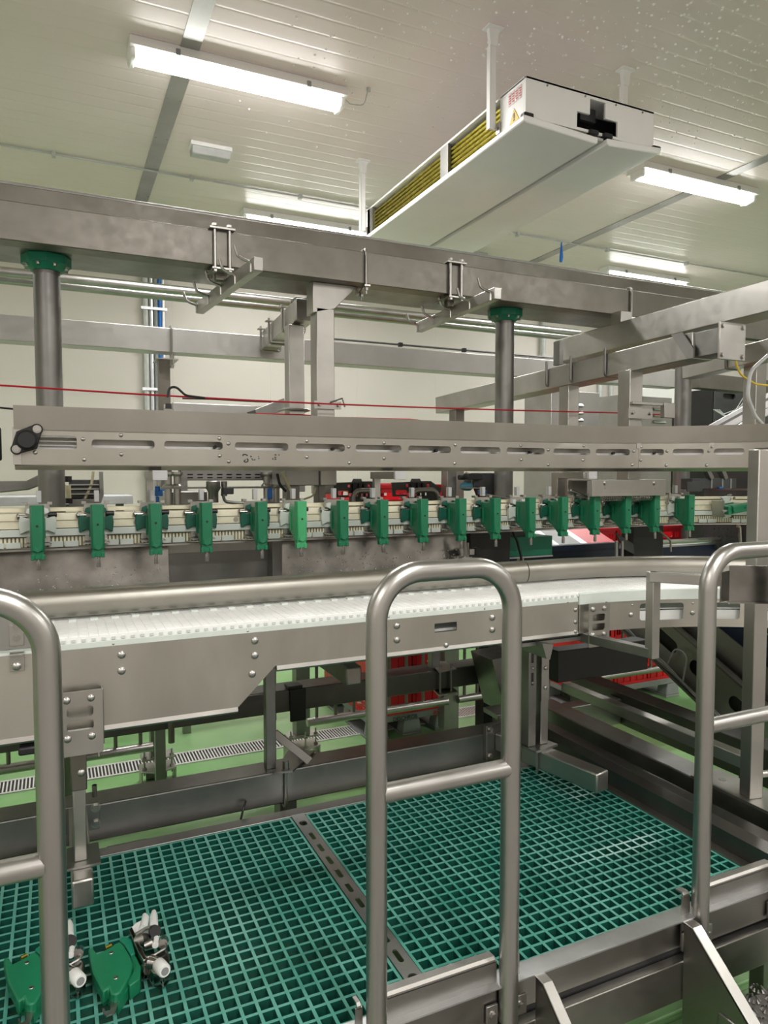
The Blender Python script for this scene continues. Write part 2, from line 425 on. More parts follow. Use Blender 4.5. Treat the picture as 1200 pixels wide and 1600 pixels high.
tag(o.build('junction_box', 'light_grey', bevel=.006), 'pale ceiling box peeking over the overhead beam below the cooler', 'box')
t = thing('ceiling_hook', (5.35, 3.9, CEIL), 'small dark hook hanging from the ceiling at the right edge', 'hook')
MB().tube(fillet([(5.28, 3.95, CEIL), (5.28, 3.95, CEIL - .07), (5.36, 3.9, CEIL - .09), (5.40, 3.88, CEIL - .03), (5.44, 3.86, CEIL - .05)], .02), .008, 8).build('hook', 'dark_grey', t)

q = at(877, 405, 'Y', 6.2)
tag(MB().tube([Vector((q.x, 6.2, CEIL - .015)), Vector((q.x, 6.2, q.z + .02)), Vector((q.x - .005, 6.2, q.z - .03))], [.006, .02, .016], 10).build('blue_plug', 'blue'), 'small blue plug hanging from the ceiling conduit just above the overhead beam', 'plug')
# ============================================================ air cooler under the ceiling
AX0, AX1, AY0, AY1, AZ0, AZ1 = 2.315, 3.225, 3.20, 5.40, 3.605, 3.815
ac = thing('air_cooler', (2.77, 4.3, AZ0), 'white ceiling hung air cooler with olive coil tubes in its side', 'air cooler')
# end plate with the T shaped opening
cx = 2.80
outer = [(AX0, AZ0), (AX1, AZ0), (AX1, AZ1), (AX0, AZ1)]
tee = [(cx - .14, AZ0 + .015), (cx + .15, AZ0 + .015), (cx + .15, AZ0 + .10), (cx + .06, AZ0 + .10), (cx + .06, AZ0 + .185), (cx - .05, AZ0 + .185), (cx - .05, AZ0 + .10), (cx - .14, AZ0 + .10)]
MB().plate(outer, [tee], lambda u, v, t_: Vector((u, AY0 + .012 * t_, v)), 1).build('end_plate', 'paint_white', ac)
b_ = MB().box(AX0, AX0 + .012, AY0 + .012, AY0 + .24, AZ0, AZ1).box(AX1 - .012, AX1, AY0 + .012, AY0 + .24, AZ0, AZ1)
b_.box(AX0 + .02, AX1 - .02, AY0 + .20, AY0 + .22, AZ0 + .01, AZ1 - .01)
b_.build('end_housing', 'paint_white', ac, .003)
MB().box(AX0 + .03, AX1 - .03, AY0 + .17, AY0 + .19, AZ0 + .012, AZ1 - .02).build('inner_baffle', 'black', ac)
MB().box(cx - .05, cx + .06, AY0 + .08, AY0 + .1, AZ0 + .11, AZ1 - .03).build('inner_duct', 'dark_grey', ac)
b_ = ML()
for xx in (AX0 + .14, AX0 + .40, AX0 + .62, AX0 + .82): b_.cyl((xx, AY0, AZ1 - .02), (xx, AY0 - .004, AZ1 - .02), .006, 8)
b_.build('screw', 'mid_grey', ac)
MB().box(AX0, AX1, AY0 + .0, AY1, AZ1 - .012, AZ1 + .002).build('top_sheet', 'paint_white', ac, .002)
MB().box(AX0, AX1, AY1 - .15, AY1, AZ0, AZ1).build('far_housing', 'paint_white', ac, .004)
# coil
b_ = ML()
for side in (AX0 + .03, AX1 - .03):
    for k in range(6):
        z = AZ0 + .025 + k * .028
        b_.cyl((side, AY0 + .24, z), (side, AY1 - .15, z), .0105, 8)
b_.build('coil_tube', 'coil', ac)
MB().box(AX0 + .05, AX1 - .05, AY0 + .24, AY1 - .15, AZ0 + .02, AZ1 - .02).build('coil_core', 'black', ac)
for yy in (4.02, 5.2):
    for side in (AX0 + .012, AX1 - .012):
        b_ = MB().box(side - .012, side + .012, yy, yy + .10, AZ0, AZ1 - .01)
        b_.build('coil_support', 'steel_dark', ac)
# two drip tray wings, lower along the middle
for nm, xa, xb, za, zb in (('left', AX0 - .03, cx - .015, AZ0 - .008, AZ0 - .03), ('right', cx + .05, AX1 + .03, AZ0 - .022, AZ0 + .002)):
    pr = [(xa, za), (xb, zb), (xb, zb - .03), (xb - .012 if nm == 'left' else xb - .02, zb - .038), (xa + .02, za - .038), (xa, za - .03)]
    MB().prism(pr, AY0 - .03, AY1 + .02, 'Y').build('drip_tray', 'paint_white', ac, .006)
MB().box(cx - .012, cx + .05, AY0 + .0, AY1, AZ0 - .028, AZ0 - .012).build('middle_channel', 'light_grey', ac, .002)
for xx, s in ((AX0 + .01, -1), (cx - .03, 1), (cx + .07, -1), (AX1 + .01, 1)):
    MB().box(xx - .03, xx + .03, AY0 - .022, AY0 + .02, AZ0 - .012, AZ0 + .014).build('corner_clip', 'black', ac, .006)
for yy, zz in ((AY0 + .24, AZ0 + .04), (AY1 - .1, AZ0 + .04)):
    b_ = MB().box(AX0 - .012, AX0, yy - .012, yy + .02, zz - .03, zz + .03); b_.cyl((AX0 - .016, yy, zz), (AX0 - .016, yy + .015, zz), .008, 8)
    b_.build('latch', 'steel', ac)
# warning triangle and a pale label strip on the side
MB().prism([(AY0 + .055, AZ0 + .012), (AY0 + .145, AZ0 + .012), (AY0 + .10, AZ0 + .085)], AX0 - .003, AX0 - .0005, 'X').build('warning_sign', 'yellow', ac)
b_ = MB(); b_.prism([(AY0 + .095, AZ0 + .032), (AY0 + .105, AZ0 + .032), (AY0 + .105, AZ0 + .06), (AY0 + .095, AZ0 + .06)], AX0 - .0045, AX0 - .003, 'X'); b_.prism([(AY0 + .095, AZ0 + .02), (AY0 + .105, AZ0 + .02), (AY0 + .105, AZ0 + .027), (AY0 + .095, AZ0 + .027)], AX0 - .0045, AX0 - .003, 'X')
b_.build('warning_mark', 'black', ac)
for k in range(4):
    y = AY0 + .035 + k * .032
    f = MB().box(AX0 - .0025, AX0 - .0005, y, y + .024, AZ1 - .095, AZ1 - .025).build('label', 'sticker', ac)
    l = MB()
    for j in range(4): l.box(AX0 - .0035, AX0 - .0025, y + .003, y + .021 - .004 * (j % 2), AZ1 - .045 - j * .013, AZ1 - .039 - j * .013)
    l.build('label_print', 'red', f)
# hangers
def hanger(x, y, zlow, label):
    b_ = MB().bar((x, y, zlow), (x, y, CEIL - .10), .035, .016, (0, 1, 0)).bar((x - .024, y + .004, zlow), (x - .024, y + .004, CEIL - .10), .006, .035, (0, 1, 0))
    b_.prism([(x - .022, CEIL - .10), (x + .02, CEIL - .10), (x + .035, CEIL), (x - .035, CEIL)], y - .012, y + .014, 'Y')
    b_.cbox((x, y, CEIL - .005), (.10, .07, .01))
    b_.build('hanger_strap', 'paint_white', ac, .002)
hanger(AX0 - .03, 3.47, AZ0 + .04, ''); hanger(AX1 + .03, 3.47, AZ0 + .1, '')
hanger(AX0 - .03, 5.32, AZ0 + .04, ''); hanger(AX1 + .03, 5.32, AZ0 + .1, '')

# ============================================================ back wall services
cl_x = at(240, 550, 'Y', 8.44).x
t = thing('cable_ladder', (cl_x, 8.44, 0), 'vertical bundle of grey and blue conduits on the back wall', 'cable duct')
for k, (dx, r, mt) in enumerate(((-.08, .03, 'light_grey'), (-.02, .022, 'galv'), (.03, .022, 'mid_grey'), (.075, .018, 'blue'), (.11, .02, 'galv'))):
    MB().cyl((cl_x + dx, 8.44, .1), (cl_x + dx, 8.44, CEIL - .02), r, 8).build('conduit', mt, t)
b_ = ML()
for z in [.4 + .45 * i for i in range(9)]: b_.box(cl_x - .13, cl_x + .15, 8.40, 8.41, z, z + .03)
b_.build('saddle', 'galv', t)
wx = [(848, 520), (885, 560), (1000, 590)]
for i, (px, lab) in enumerate(((848, 'pale pipe running up the back wall left of the louvred cabinets'), (938, 'pale pipe on the back wall behind the louvred cabinets'), (955, 'second pale pipe on the back wall behind the louvred cabinets'), (1015, 'thin pale pipe on the back wall right of the square hanger post'), (1045, 'pale pipe on the back wall close beside the far round column'))):
    q = at(px, 600, 'Y', 8.42)
    o = MB().cyl((q.x, 8.42, .05), (q.x, 8.42, CEIL - .02), .035 if i != 3 else .025, 10)
    for z in (.8, 2.0, 3.2): o.box(q.x - .05, q.x + .05, 8.45, 8.5, z, z + .03)
    tag(o.build('wall_pipe', 'light_grey'), lab, 'pipe')
# two long horizontal pipes
for k, (py, lab) in enumerate(((424, 'upper of two long horizontal steel pipes behind the overhead beam'), (436, 'lower of two long horizontal steel pipes behind the overhead beam'))):
    YP = 5.6 + .13 * k; q = at(0, py, 'Y', YP); z = q.z
    xe = at(905, 500, 'Y', 5.6).x
    t = thing('steel_pipe', ((q.x + xe) / 2, YP, z), lab, 'pipe', 'long pipes behind the beam')
    MB().cyl((-3.6, YP, z), (xe, YP, z), .034, 14).build('pipe_run', 'steel_bright', t)
    for x in (-1.5, 3.4): MB().cyl((x, YP, z), (x, YP, CEIL - .002), .006, 6).build('drop_rod', 'steel', t)

# ============================================================ big overhead beam
BZ0, BZ1, BY0, BY1 = 2.695, 2.875, 3.45, 3.86
bm_ = thing('overhead_beam', (1.5, 3.65, BZ0), 'large stainless overhead box beam crossing the whole picture below the ceiling', 'beam')
q0 = at(0, 311, 'Y', BY0); BZ1 = q0.z; BZ0 = at(0, 373, 'Y', BY0).z
BXE = at(1128, 462, 'Y', BY0).x
MB().box(-3.4, BXE, BY0, BY0 + .10, BZ0 - .0, BZ1).build('front_box', 'steel_beam', bm_, .004)
MB().box(-3.4, BXE, BY0 + .11, BY1, BZ0 + .012, BZ0 + .055).build('soffit_plate', 'steel_dark', bm_, .003)
zz = at(0, 292, 'Y', BY1 + .05).z
MB().box(-3.4, BXE + 1.6, BY1 - .01, BY1 + .06, BZ0 + .06, zz).build('rear_box', 'steel_beam', bm_, .004)
MB().cyl((-3.4, BY1 + .03, zz + .012), (BXE + 1.6, BY1 + .03, zz + .012), .014, 8).build('top_pipe', 'galv', bm_)
# round columns carrying it
def column(px, py, Y, zt, label, r=.058):
    q = at(px, py, 'Y', Y)
    t = thing('round_column', (q.x, Y, 0), label, 'column', 'round columns')
    MB().cyl((q.x, Y, 0.01), (q.x, Y, zt - .03), r, 28).build('pole', 'steel_column', t)
    MB().cyl((q.x, Y, 0), (q.x, Y, .015), r * 1.9, 24).build('foot_plate', 'steel', t)
    return t, q.x
CY = 3.70
for px, lab in ((77, 'left round steel column with a green flange at its top'), (788, 'right round steel column with a green flange at its top')):
    t, x = column(px, 600, CY, BZ0, lab)
    f = MB().cyl((x, CY, BZ0 - .03), (x, CY, BZ0 + .012), .108, 8).tube([(x, CY, BZ0 - .055), (x, CY, BZ0 - .03)], [.066, .10], 24)
    f = f.build('flange', 'green_flange', t, .003)
    b_ = ML()
    for k in range(8):
        a = 2 * PI * k / 8 + .4; b_.hexbolt((x + .09 * math.cos(a), CY + .09 * math.sin(a), BZ0 - .032), (0, 0, -1), .009, .012)
    b_.build('flange_bolt', 'steel_bright', f)

# hook bars hung on U clamps from the beam
def hook_bar(pxc, pa, pb, label):
    zb = BZ0 - .075
    A = at(*pa, 'Z', zb); B = at(*pb, 'Z', zb)
    cxx = at(pxc, 390, 'Y', BY0 - .01).x
    t = thing('hook_bar', (cxx, BY0, zb), label, 'hook rail', 'hook bars under the overhead beam')
    MB().bar(A, B, .042, .06).build('bar', 'steel', t, .003)
    d = (B - A); dn = d.normalized(); sd = Vector((dn.y, -dn.x, 0))
    if sd.x > 0: sd = -sd
    for k in range(5):
        p = A + d * (.02 + .235 * k) + sd * .021
        pts = [p + Vector((0, 0, -.03)), p + Vector((0, 0, .012)), p + Vector((0, 0, .02)) + sd * .035, p + Vector((0, 0, .032)) + sd * .06, p + Vector((0, 0, .075)) + sd * .075]
        MB().tube(fillet(pts, .015, 4), .007, 8).build('hook', 'steel_bright', t)
    for s in (-.035, .035):
        for yy in (BY0 - .014, BY0 + .108):
            r_ = MB().cyl((cxx + s, yy, zb + .045), (cxx + s, yy, BZ1 + .015), .008, 10)
            r_.hexbolt((cxx + s, yy, BZ0 - .02), (0, 0, -1), .013, .014); r_.hexbolt((cxx + s, yy, BZ1 + .012), (0, 0, 1), .013, .014)
            r_.build('clamp_rod', 'steel_bright', t)
    MB().box(cxx - .06, cxx + .06, BY0 - .03, BY0 + .06, BZ1 + .001, BZ1 + .009).build('top_plate', 'steel', t)
    MB().box(cxx - .05, cxx + .05, BY0 - .03, BY0 + .13, BZ0 - .022, BZ0 - .014).build('bottom_plate', 'steel', t)
    MB().bar((cxx, BY0 + .06, BZ0 - .02), (cxx, BY0 + .06, zb + .02), .04, .04, (0, 1, 0)).build('drop_stub', 'steel_beam', t, .002)
hook_bar(347, (312, 482), (404, 412), 'hook bar clamped under the left part of the overhead beam')
hook_bar(712, (655, 512), (778, 458), 'hook bar clamped under the overhead beam near the right column')
# single U clamps
def u_clamp(px, label, prot):
    x = at(px, 430, 'Y', BY0 - .01).x
    t = thing('beam_clamp', (x, BY0, BZ0), label, 'clamp', 'strap clamps on the overhead beam')
    pts = [(x, BY0 - .012, BZ0 - .035), (x, BY0 - .012, BZ1 + .012), (x, BY0 + .115, BZ1 + .012), (x, BY0 + .115, BZ0 - .035)]
    MB().tube(fillet(pts, .02, 4), .007, 8).build('clamp_rod', 'steel_bright', t)
    MB().bar((x, BY0 - .03, BZ0 - .014), (x + .03, BY0 + prot, BZ0 - .02), .03, .008).build('clamp_plate', 'steel', t)
    b_ = ML()
    for yy, xx in ((BY0 - .012, x), (BY0 + prot - .02, x + .028)): b_.hexbolt((xx, yy, BZ0 - .022), (0, 0, -1), .012, .016); b_.cyl((xx, yy, BZ0 - .03), (xx, yy, BZ0 - .055), .006, 8)
    b_.build('clamp_nut', 'steel_bright', t)
u_clamp(572, 'rod clamp around the overhead beam between the two hook bars', .14)
u_clamp(987, 'rod clamp around the far right end of the overhead beam', .10)

# ============================================================ square hangers and the back beam
BBY = 5.0
qa = at(0, 490, 'Y', BBY); qb = at(0, 531, 'Y', BBY)
xr = at(1062, 590, 'Y', BBY).x
bb = thing('back_beam', (1.5, BBY, qb.z), 'long square steel beam running behind the overhead beam at hanger height', 'beam')
MB().box(-3.4, xr, BBY, BBY + .15, qb.z, qa.z).build('beam_body', 'steel_back', bb, .004)
MB().cyl((at(520, 530, 'Y', BBY).x, BBY + .05, qa.z + .03), (xr, BBY + .05, qa.z + .03), .008, 6).build('cable_run', 'dark_grey', bb)
for px in (630, 730): MB().cbox((at(px, 540, 'Y', BBY).x, BBY + .05, qa.z + .03), (.03, .03, .03)).build('cable_clip', 'black', bb)
def square_post(pxl, pxr, Y, ytop, zbot, label, mat='steel', d=None):
    a = at(pxl, 600, 'Y', Y); c = at(pxr, 600, 'Y', Y)
    zt = at(pxl, ytop, 'Y', Y).z
    wd = c.x - a.x
    t = thing('square_hanger', ((a.x + c.x) / 2, Y + wd / 2, zbot), label, 'post')
    MB().box(a.x, c.x, Y, Y + (d or wd), zbot, zt).build('tube', mat, t, .004)
    return t, a.x, c.x, zt
# the hanger with the triangular gusset
t, x0, x1, zt = square_post(495, 523, 3.52, 480, 1.60, 'wide square hanger post below the beam with a triangular gusset')
MB().prism([(x0 - .02, BZ0), (x0 - .02, zt - .03), (x1 + .0, zt - .0), (x1 + .13, BZ0)], 3.52, 3.62, 'Y').build('gusset', 'steel', t, .003)
zc = at(508, 632, 'Y', 3.5).z
MB().box(x0 - .02, x1 + .03, 3.505, 3.515, zc - .022, zc + .018).build('cord_bracket', 'steel', t)
MB().tube([(x1 - .03, 3.50, zc + .012), (x1 + .03, 3.49, zc + .035), (x1 + .045, 3.49, zc - .01)], .005, 6).build('cord_hook', 'steel_bright', t)
b_ = ML()
for xx in (x0 + .01, x1 + .015): b_.hexbolt((xx, 3.505, zc), (0, -1, 0), .009, .012)
b_.build('bracket_bolt', 'steel_bright', t)
t, x0, x1, zt = square_post(452, 476, 4.0, 506, 1.60, 'narrower square hanger post left of the gusseted one')
zz = at(460, 640, 'Y', 4.0).z
MB().tube(fillet([(x0 - .03, 4.11, zz), (x0 - .03, 3.985, zz), (x1 + .03, 3.985, zz), (x1 + .03, 4.11, zz)], .03, 4), .008, 8).build('clamp_rod', 'steel', t)
# oblique cross tube joining beam and back beam, with its rod clamps
ct = thing('cross_tube', (x0, 4.5, zt), 'short square tube bridging the overhead beam and the back beam', 'beam')
zcr = (qa.z + .055 + .0)
zcr = (qa.z + qb.z) / 2 + .03
pA = Vector((at(418, 535, 'Y', 4.99).x, 4.99, zcr)); pB = Vector((at(478, 500, 'Y', 3.9).x, 3.9, zcr + .0))
MB().bar(pA, pB, .11, .12).build('tube', 'steel', ct, .004)
MB().bar(Vector((pB.x, 3.98, zcr + .06)), Vector((pB.x, 3.98, BZ0 + .02)), .10, .10, (0, 1, 0)).build('drop_tube', 'steel_dark', ct, .003)
for k in (.1, .35, .72):
    p = pA.lerp(pB, k)
    pts = [(p.x - .07, p.y, p.z + .09), (p.x - .07, p.y, p.z - .075), (p.x + .07, p.y, p.z - .075), (p.x + .07, p.y, p.z + .09)]
    MB().tube(fillet(pts, .02, 4), .008, 8).build('clamp_rod', 'steel_bright', ct)
    MB().box(p.x - .09, p.x + .09, p.y - .02, p.y + .02, p.z + .066, p.z + .074).build('clamp_plate', 'steel', ct)
# drop bracket from back beam by the wall conduits
q = at(266, 580, 'Y', BBY)
t = thing('drop_bracket', (q.x, BBY, 1.6), 'narrow drop bracket clamped below the back beam beside the wall conduits', 'bracket')
MB().box(q.x - .075, q.x + .0, BBY + .0, BBY + .07, 1.6, at(266, 562, 'Y', BBY).z).build('tube', 'steel_beam', t, .003)
MB().box(q.x - .09, q.x + .05, BBY - .03, BBY + .18, at(266, 561, 'Y', BBY).z - .008, at(266, 561, 'Y', BBY).z).build('plate', 'steel', t)
MB().tube(fillet([(q.x + .01, BBY - .014, at(266, 575, 'Y', BBY).z), (q.x + .01, BBY - .014, qa.z + .012), (q.x + .01, BBY + .165, qa.z + .012)], .02, 4), .008, 8).build('clamp_rod', 'steel_bright', t)
b_ = ML(); b_.hexbolt((q.x + .01, BBY - .014, qb.z - .02), (0, 0, -1), .016, .03); b_.hexbolt((q.x + .01, BBY - .014, qb.z - .09), (0, 0, -1), .014, .02); b_.build('clamp_nut', 'steel', t)

# red cords
def cord(pts, r, label, mat='red_cord'):
    return tag(MB().tube(pts, r, 6).build('pull_cord', mat), label, 'cord', 'red emergency pull cords')
c1 = [Vector((-3.5, 3.40, at(0, 600, 'Y', 3.40).z))] + [at(px, py, 'Y', 3.40) for px, py in ((0, 602), (200, 615), (400, 626), (510, 631), (640, 636), (800, 641), (960, 645), (1032, 648))]
cord(c1, .0045, 'red emergency pull cord strung across in front of the hanger posts')
cord([at(px, py, 'Y', 3.99) for px, py in ((400, 646), (470, 648), (520, 652), (640, 655), (760, 668))], .004, 'lower red cord just above the slotted guard')
tag(MB().tube([Vector((-3.5, 3.0, at(0, 637, 'Y', 3.0).z)), at(0, 637, 'Y', 3.0), at(30, 640, 'Y', 3.0)], .004, 6).build('cable', 'black'), 'thin dark cable at the left end of the slotted guard', 'cable')

# ============================================================ paths that run straight along x and then bend towards the viewer
def mk_path(Y0, xs, Rr):
    def P_(s, off=0.0, z=0.0):      # off > 0: towards the inner (viewer) side
        if s <= xs: return Vector((s, Y0 - off, z))
        a = (s - xs) / Rr
        return Vector((xs + (Rr - off) * math.sin(a), Y0 - Rr + (Rr - off) * math.cos(a), z))
    return P_
def pix(v):
    d = v - Vector((0, 0, CZ)); k = d.dot(_f); return 600 + FPX * d.dot(_r) / k, 800 - FPX * d.dot(_u) / k
def s_at(path, px, off=0.0, lo=-2.0, hi=4.4):
    for _ in range(60):
        m = (lo + hi) / 2
        if pix(path(m, off, 1.6))[0] < px: lo = m
        else: hi = m
    return (lo + hi) / 2
def path_list(path, s0, s1, step_bend=.05, xs=99):
    out = [s0]; s = s0
    if xs > s0:
        out.append(min(xs, s1)); s = min(xs, s1)
    while s < s1 - 1e-6:
        s = min(s + step_bend, s1); out.append(s)
    return out

# ============================================================ slotted guard above the carriers
GY, GXS, GR = 2.93, 2.35, 1.0
gp = mk_path(GY, GXS, GR)
gd = thing('slotted_guard', (1.6, GY, 1.7), 'long stainless guard with a row of slots above the green carriers, bending at right', 'guard')
gx0 = at(22, 690, 'Y', GY).x; gs1 = 3.75
zF = at(22, 669, 'Y', GY).z; zB = at(22, 726, 'Y', GY).z; zL = at(22, 733, 'Y', GY).z; zT = at(22, 634, 'Y', GY + .02).z
def slot_z(px): return at(px, 700, 'Y', GY).z
sl_t, sl_b = at(190, 687.5, 'Y', GY).z, at(190, 700.5, 'Y', GY).z
slots = [(145, 243), (258, 349), (368, 451), (463, 539), (556, 627), (638, 704), (719, 781), (791, 850), (864, 921), (930, 983), (999, 1036), (1050, 1098), (1114, 1161), (1176, 1215)]
joints = [gx0, s_at(gp, 996.5), gs1]
sl = [(s_at(gp, a), s_at(gp, c)) for a, c in slots]
for i in range(2):
    a, c = joints[i] + (.001 if i else 0), joints[i + 1]
    n = int((c - a) / .04); us = [a + (c - a) * k / n for k in range(n + 1)]
    outer = [(u, zB) for u in us] + [(u, zF) for u in reversed(us)]
    holes = [rrect(p, q, sl_b, sl_t, .013, 4) for p, q in sl if p > a and q < c]
    if i == 0: holes.append(rrect(s_at(gp, 62), s_at(gp, 122), at(90, 702, 'Y', GY).z, at(90, 681, 'Y', GY).z, .012, 3))
    MB().plate(outer, holes, lambda u, v, t_: gp(u, -.003 * t_, v), 1).build('slotted_face', 'steel_guard', gd)
    # dense s for sweep
    pth = [gp(u, 0, 0) for u in us]
    MB().sweep([(0, zB), (-.004, zB), (-.03, zL), (-.027, zL - .003), (.003, zB - .004)], pth).build('lower_lip', 'steel', gd)
us = [gx0 + (gs1 - gx0) * k / 90 for k in range(91)]
pth = [gp(u, 0, 0) for u in us]
MB().sweep([(.006, zF - .004), (.007, zF + .004), (.016, zT), (.012, zT), (0, zF)], pth).build('top_flashing', 'steel_guard', gd)
MB().sweep([(-.10, zB - .0), (-.10, zT - .02), (-.105, zT - .02), (-.105, zB)], pth).build('back_sheet', 'steel', gd)
MB().sweep([(-.05, sl_b - .01), (-.05, sl_b + .012), (-.075, sl_b + .012), (-.075, sl_b - .01)], pth).build('inner_rail', 'galv', gd)
b_ = ML(); ib = ML()
for px, py in ((57, 707), (132, 686), (133, 718), (191, 680), (191, 710), (344, 685), (344, 712), (358, 693), (358, 721), (480, 689), (480, 714), (545, 698), (546, 723), (600, 692), (600, 716), (711, 695), (710, 724), (813, 696), (814, 718), (856, 703), (856, 726), (911, 697), (910, 719), (989, 705), (987, 726), (1000, 698), (1000, 719), (1041, 705), (1040, 727), (1110, 698), (1106, 705), (1103, 727)):
    s = s_at(gp, px); p = gp(s, 0, 0); p.z = at(px, py, 'Y', gp(s).y).z
    n = (gp(s, 1, 0) - gp(s, 0, 0)).normalized(); b_.bolt(p, n, .008, .006)
b_.build('bolt', 'steel_bright', gd)
for px in (340, 525, 687, 835, 962, 1024):
    s = s_at(gp, px); ib.cyl(gp(s, -.03, sl_b + .012), gp(s, -.05, sl_b + .012), .007, 8)
ib.build('inner_stud', 'black', gd)
# bent joint covers on the curved part
for px in (996.5, 1110):
    s = s_at(gp, px); n = (gp(s, 1, 0) - gp(s, 0, 0)).normalized(); tt = Vector((-n.y, n.x, 0))
    c = gp(s, .002, (zF + zF - .03) / 2)
    MB().bar(c - Vector((0, 0, .016)), c + Vector((0, 0, .016)), .022, .004, n).build('joint_tab', 'steel', gd)
# little wire window at the left end, and the black end bearing
a0, a1 = s_at(gp, 64), s_at(gp, 121)
b_ = MB()
for py in (683, 690, 697): b_.cyl((a0, GY + .004, at(90, py, 'Y', GY).z), (a1, GY + .004, at(90, py, 'Y', GY).z), .004, 8)
b_.build('wire_window', 'steel_bright', gd)
c = at(42, 688, 'Y', GY - .004); u1 = at(58, 671, 'Y', GY - .004); u2 = at(26, 702, 'Y', GY - .004)
br = MB()
d = (u1 - u2).normalized(); nn = Vector((-d.z, 0, d.x))
pts = []
for k in range(9): a = PI * k / 8; pts.append((u1.x + .02 * (math.cos(a) * nn.x + math.sin(a) * d.x), u1.z + .02 * (math.cos(a) * nn.z + math.sin(a) * d.z)))
pts.append((c.x - nn.x * .045, c.z - nn.z * .045))
for k in range(9): a = PI * k / 8; pts.append((u2.x - .02 * (math.cos(a) * nn.x + math.sin(a) * d.x), u2.z - .02 * (math.cos(a) * nn.z + math.sin(a) * d.z)))
pts.append((c.x + nn.x * .045, c.z + nn.z * .045))
br.prism(pts, GY - .022, GY - .004, 'Y')
br = br.build('end_bearing', 'black', gd, .003)
MB().tube([(c.x, GY - .022, c.z), (c.x, GY - .036, c.z), (c.x, GY - .044, c.z)], [.037, .036, .028], 20).build('bearing_cap', 'black', br)
b_ = ML(); b_.hexbolt((u1.x, GY - .022, u1.z), (0, -1, 0), .011, .009); b_.hexbolt((u2.x, GY - .022, u2.z), (0, -1, 0), .011, .009); b_.build('bearing_bolt', 'steel_bright', br)
q = at(22, 672, 'Y', GY - .002)
MB().box(q.x - .006, q.x + .02, GY - .005, GY + .002, zB, q.z + .012).build('end_tab', 'steel', gd)
# worn remains of stencilled letters on the face: an S, broken strokes, an E
st = MB()
def stroke(x0, y0, x1, y1, wd=.0045):
    A = at(x0, y0, 'Y', GY - .0006); B = at(x1, y1, 'Y', GY - .0006); st.bar(A, B, wd, .0008, (0, 1, 0))
def zp(x, y): return 340 + x / 10., 660 + y / 10.
for seg in (((395, 525), (400, 502)), ((400, 502), (440, 502)), ((440, 502), (470, 520)), ((425, 590), (410, 605)), ((410, 610), (440, 622)), ((440, 622), (472, 612)), ((472, 612), (478, 580)), ((478, 580), (455, 568)),
            ((430, 585), (445, 590)), ((508, 533), (535, 533)), ((530, 570), (545, 570)), ((545, 585), (560, 590)), ((572, 590), (588, 578)), ((635, 536), (645, 536)), ((640, 560), (650, 572)),
            ((890, 508), (920, 508)), ((862, 560), (866, 580)), ((888, 547), (915, 547)), ((890, 574), (918, 574)), ((950, 508), (968, 510))):
    (a, b1), (c_, d1) = seg; p1 = zp(a, b1); p2 = zp(c_, d1); stroke(*p1, *p2)
st.build('worn_lettering', 'black', gd)

# ============================================================ carrier track
TY, TXS, TR = 3.0, 3.1, 1.0
tp = mk_path(TY, TXS, TR)
tk = thing('carrier_track', (1.5, TY, 1.45), 'cream plastic guide rail with a toothed chain carrying the green holders', 'conveyor track')
ts0, ts1 = -1.4, 4.3
us = path_list(tp, ts0, ts1, .05, TXS); pth = [tp(u) for u in us]
zt = lambda py: at(130, py, 'Y', TY - .03).z
MB().sweep([(-.05, zt(799)), (.0, zt(799)), (.0, zt(793)), (-.05, zt(793))], pth).build('top_rail', 'cream', tk, .002)
MB().sweep([(-.03, zt(812)), (.034, zt(812)), (.030, zt(801)), (-.03, zt(801))], pth).build('upper_guide', 'cream', tk, .002)
MB().sweep([(-.03, zt(824)), (.028, zt(824)), (.028, zt(812)), (-.03, zt(812))], pth).build('middle_guide', 'cream', tk, .0015)
MB().sweep([(-.03, zt(836)), (.036, zt(836)), (.036, zt(825)), (-.03, zt(825))], pth).build('lower_guide', 'white_translucent', tk, .002)
MB().sweep([(-.02, zt(853)), (.015, zt(853)), (.015, zt(837)), (-.02, zt(837))], pth).build('chain_core', 'chain_olive', tk)
ch = MB(); s = ts0
while s < ts1:
    p = tp(s, .012); a = math.atan2((tp(s, 1) - tp(s, 0)).x, -(tp(s, 1) - tp(s, 0)).y)
    ch.cbox((p.x, p.y, (zt(852) + zt(838)) / 2), (.0075, .022, zt(838) - zt(852)), rz=a if s <= TXS else -(s - TXS) / TR)
    s += .0135
o = ch.build('chain_teeth', 'cream', tk); o['kind'] = 'stuff'
cl_ = MB(); s = ts0; bo = ML()
while s < ts1:
    for dd in (0, .055):
        p = tp(s + dd, .024); cl_.cbox((p.x, p.y, zt(849)), (.05, .012, zt(844) - zt(853)), rz=0 if s <= TXS else -(s - TXS) / TR)
    p = tp(s + .09, .028); n = (tp(s + .09, 1) - tp(s + .09, 0)).normalized(); bo.hexbolt((p.x, p.y, zt(818)), n, .008, .004)
    s += .2
cl_.build('chain_shoes', 'white_translucent', tk, .002, kind='stuff')
bo.build('guide_bolt', 'steel', tk)
MB().sweep([(-.03, zt(858)), (.03, zt(858)), (.03, zt(855)), (-.03, zt(855))], pth).build('drip_strip', 'steel', tk)

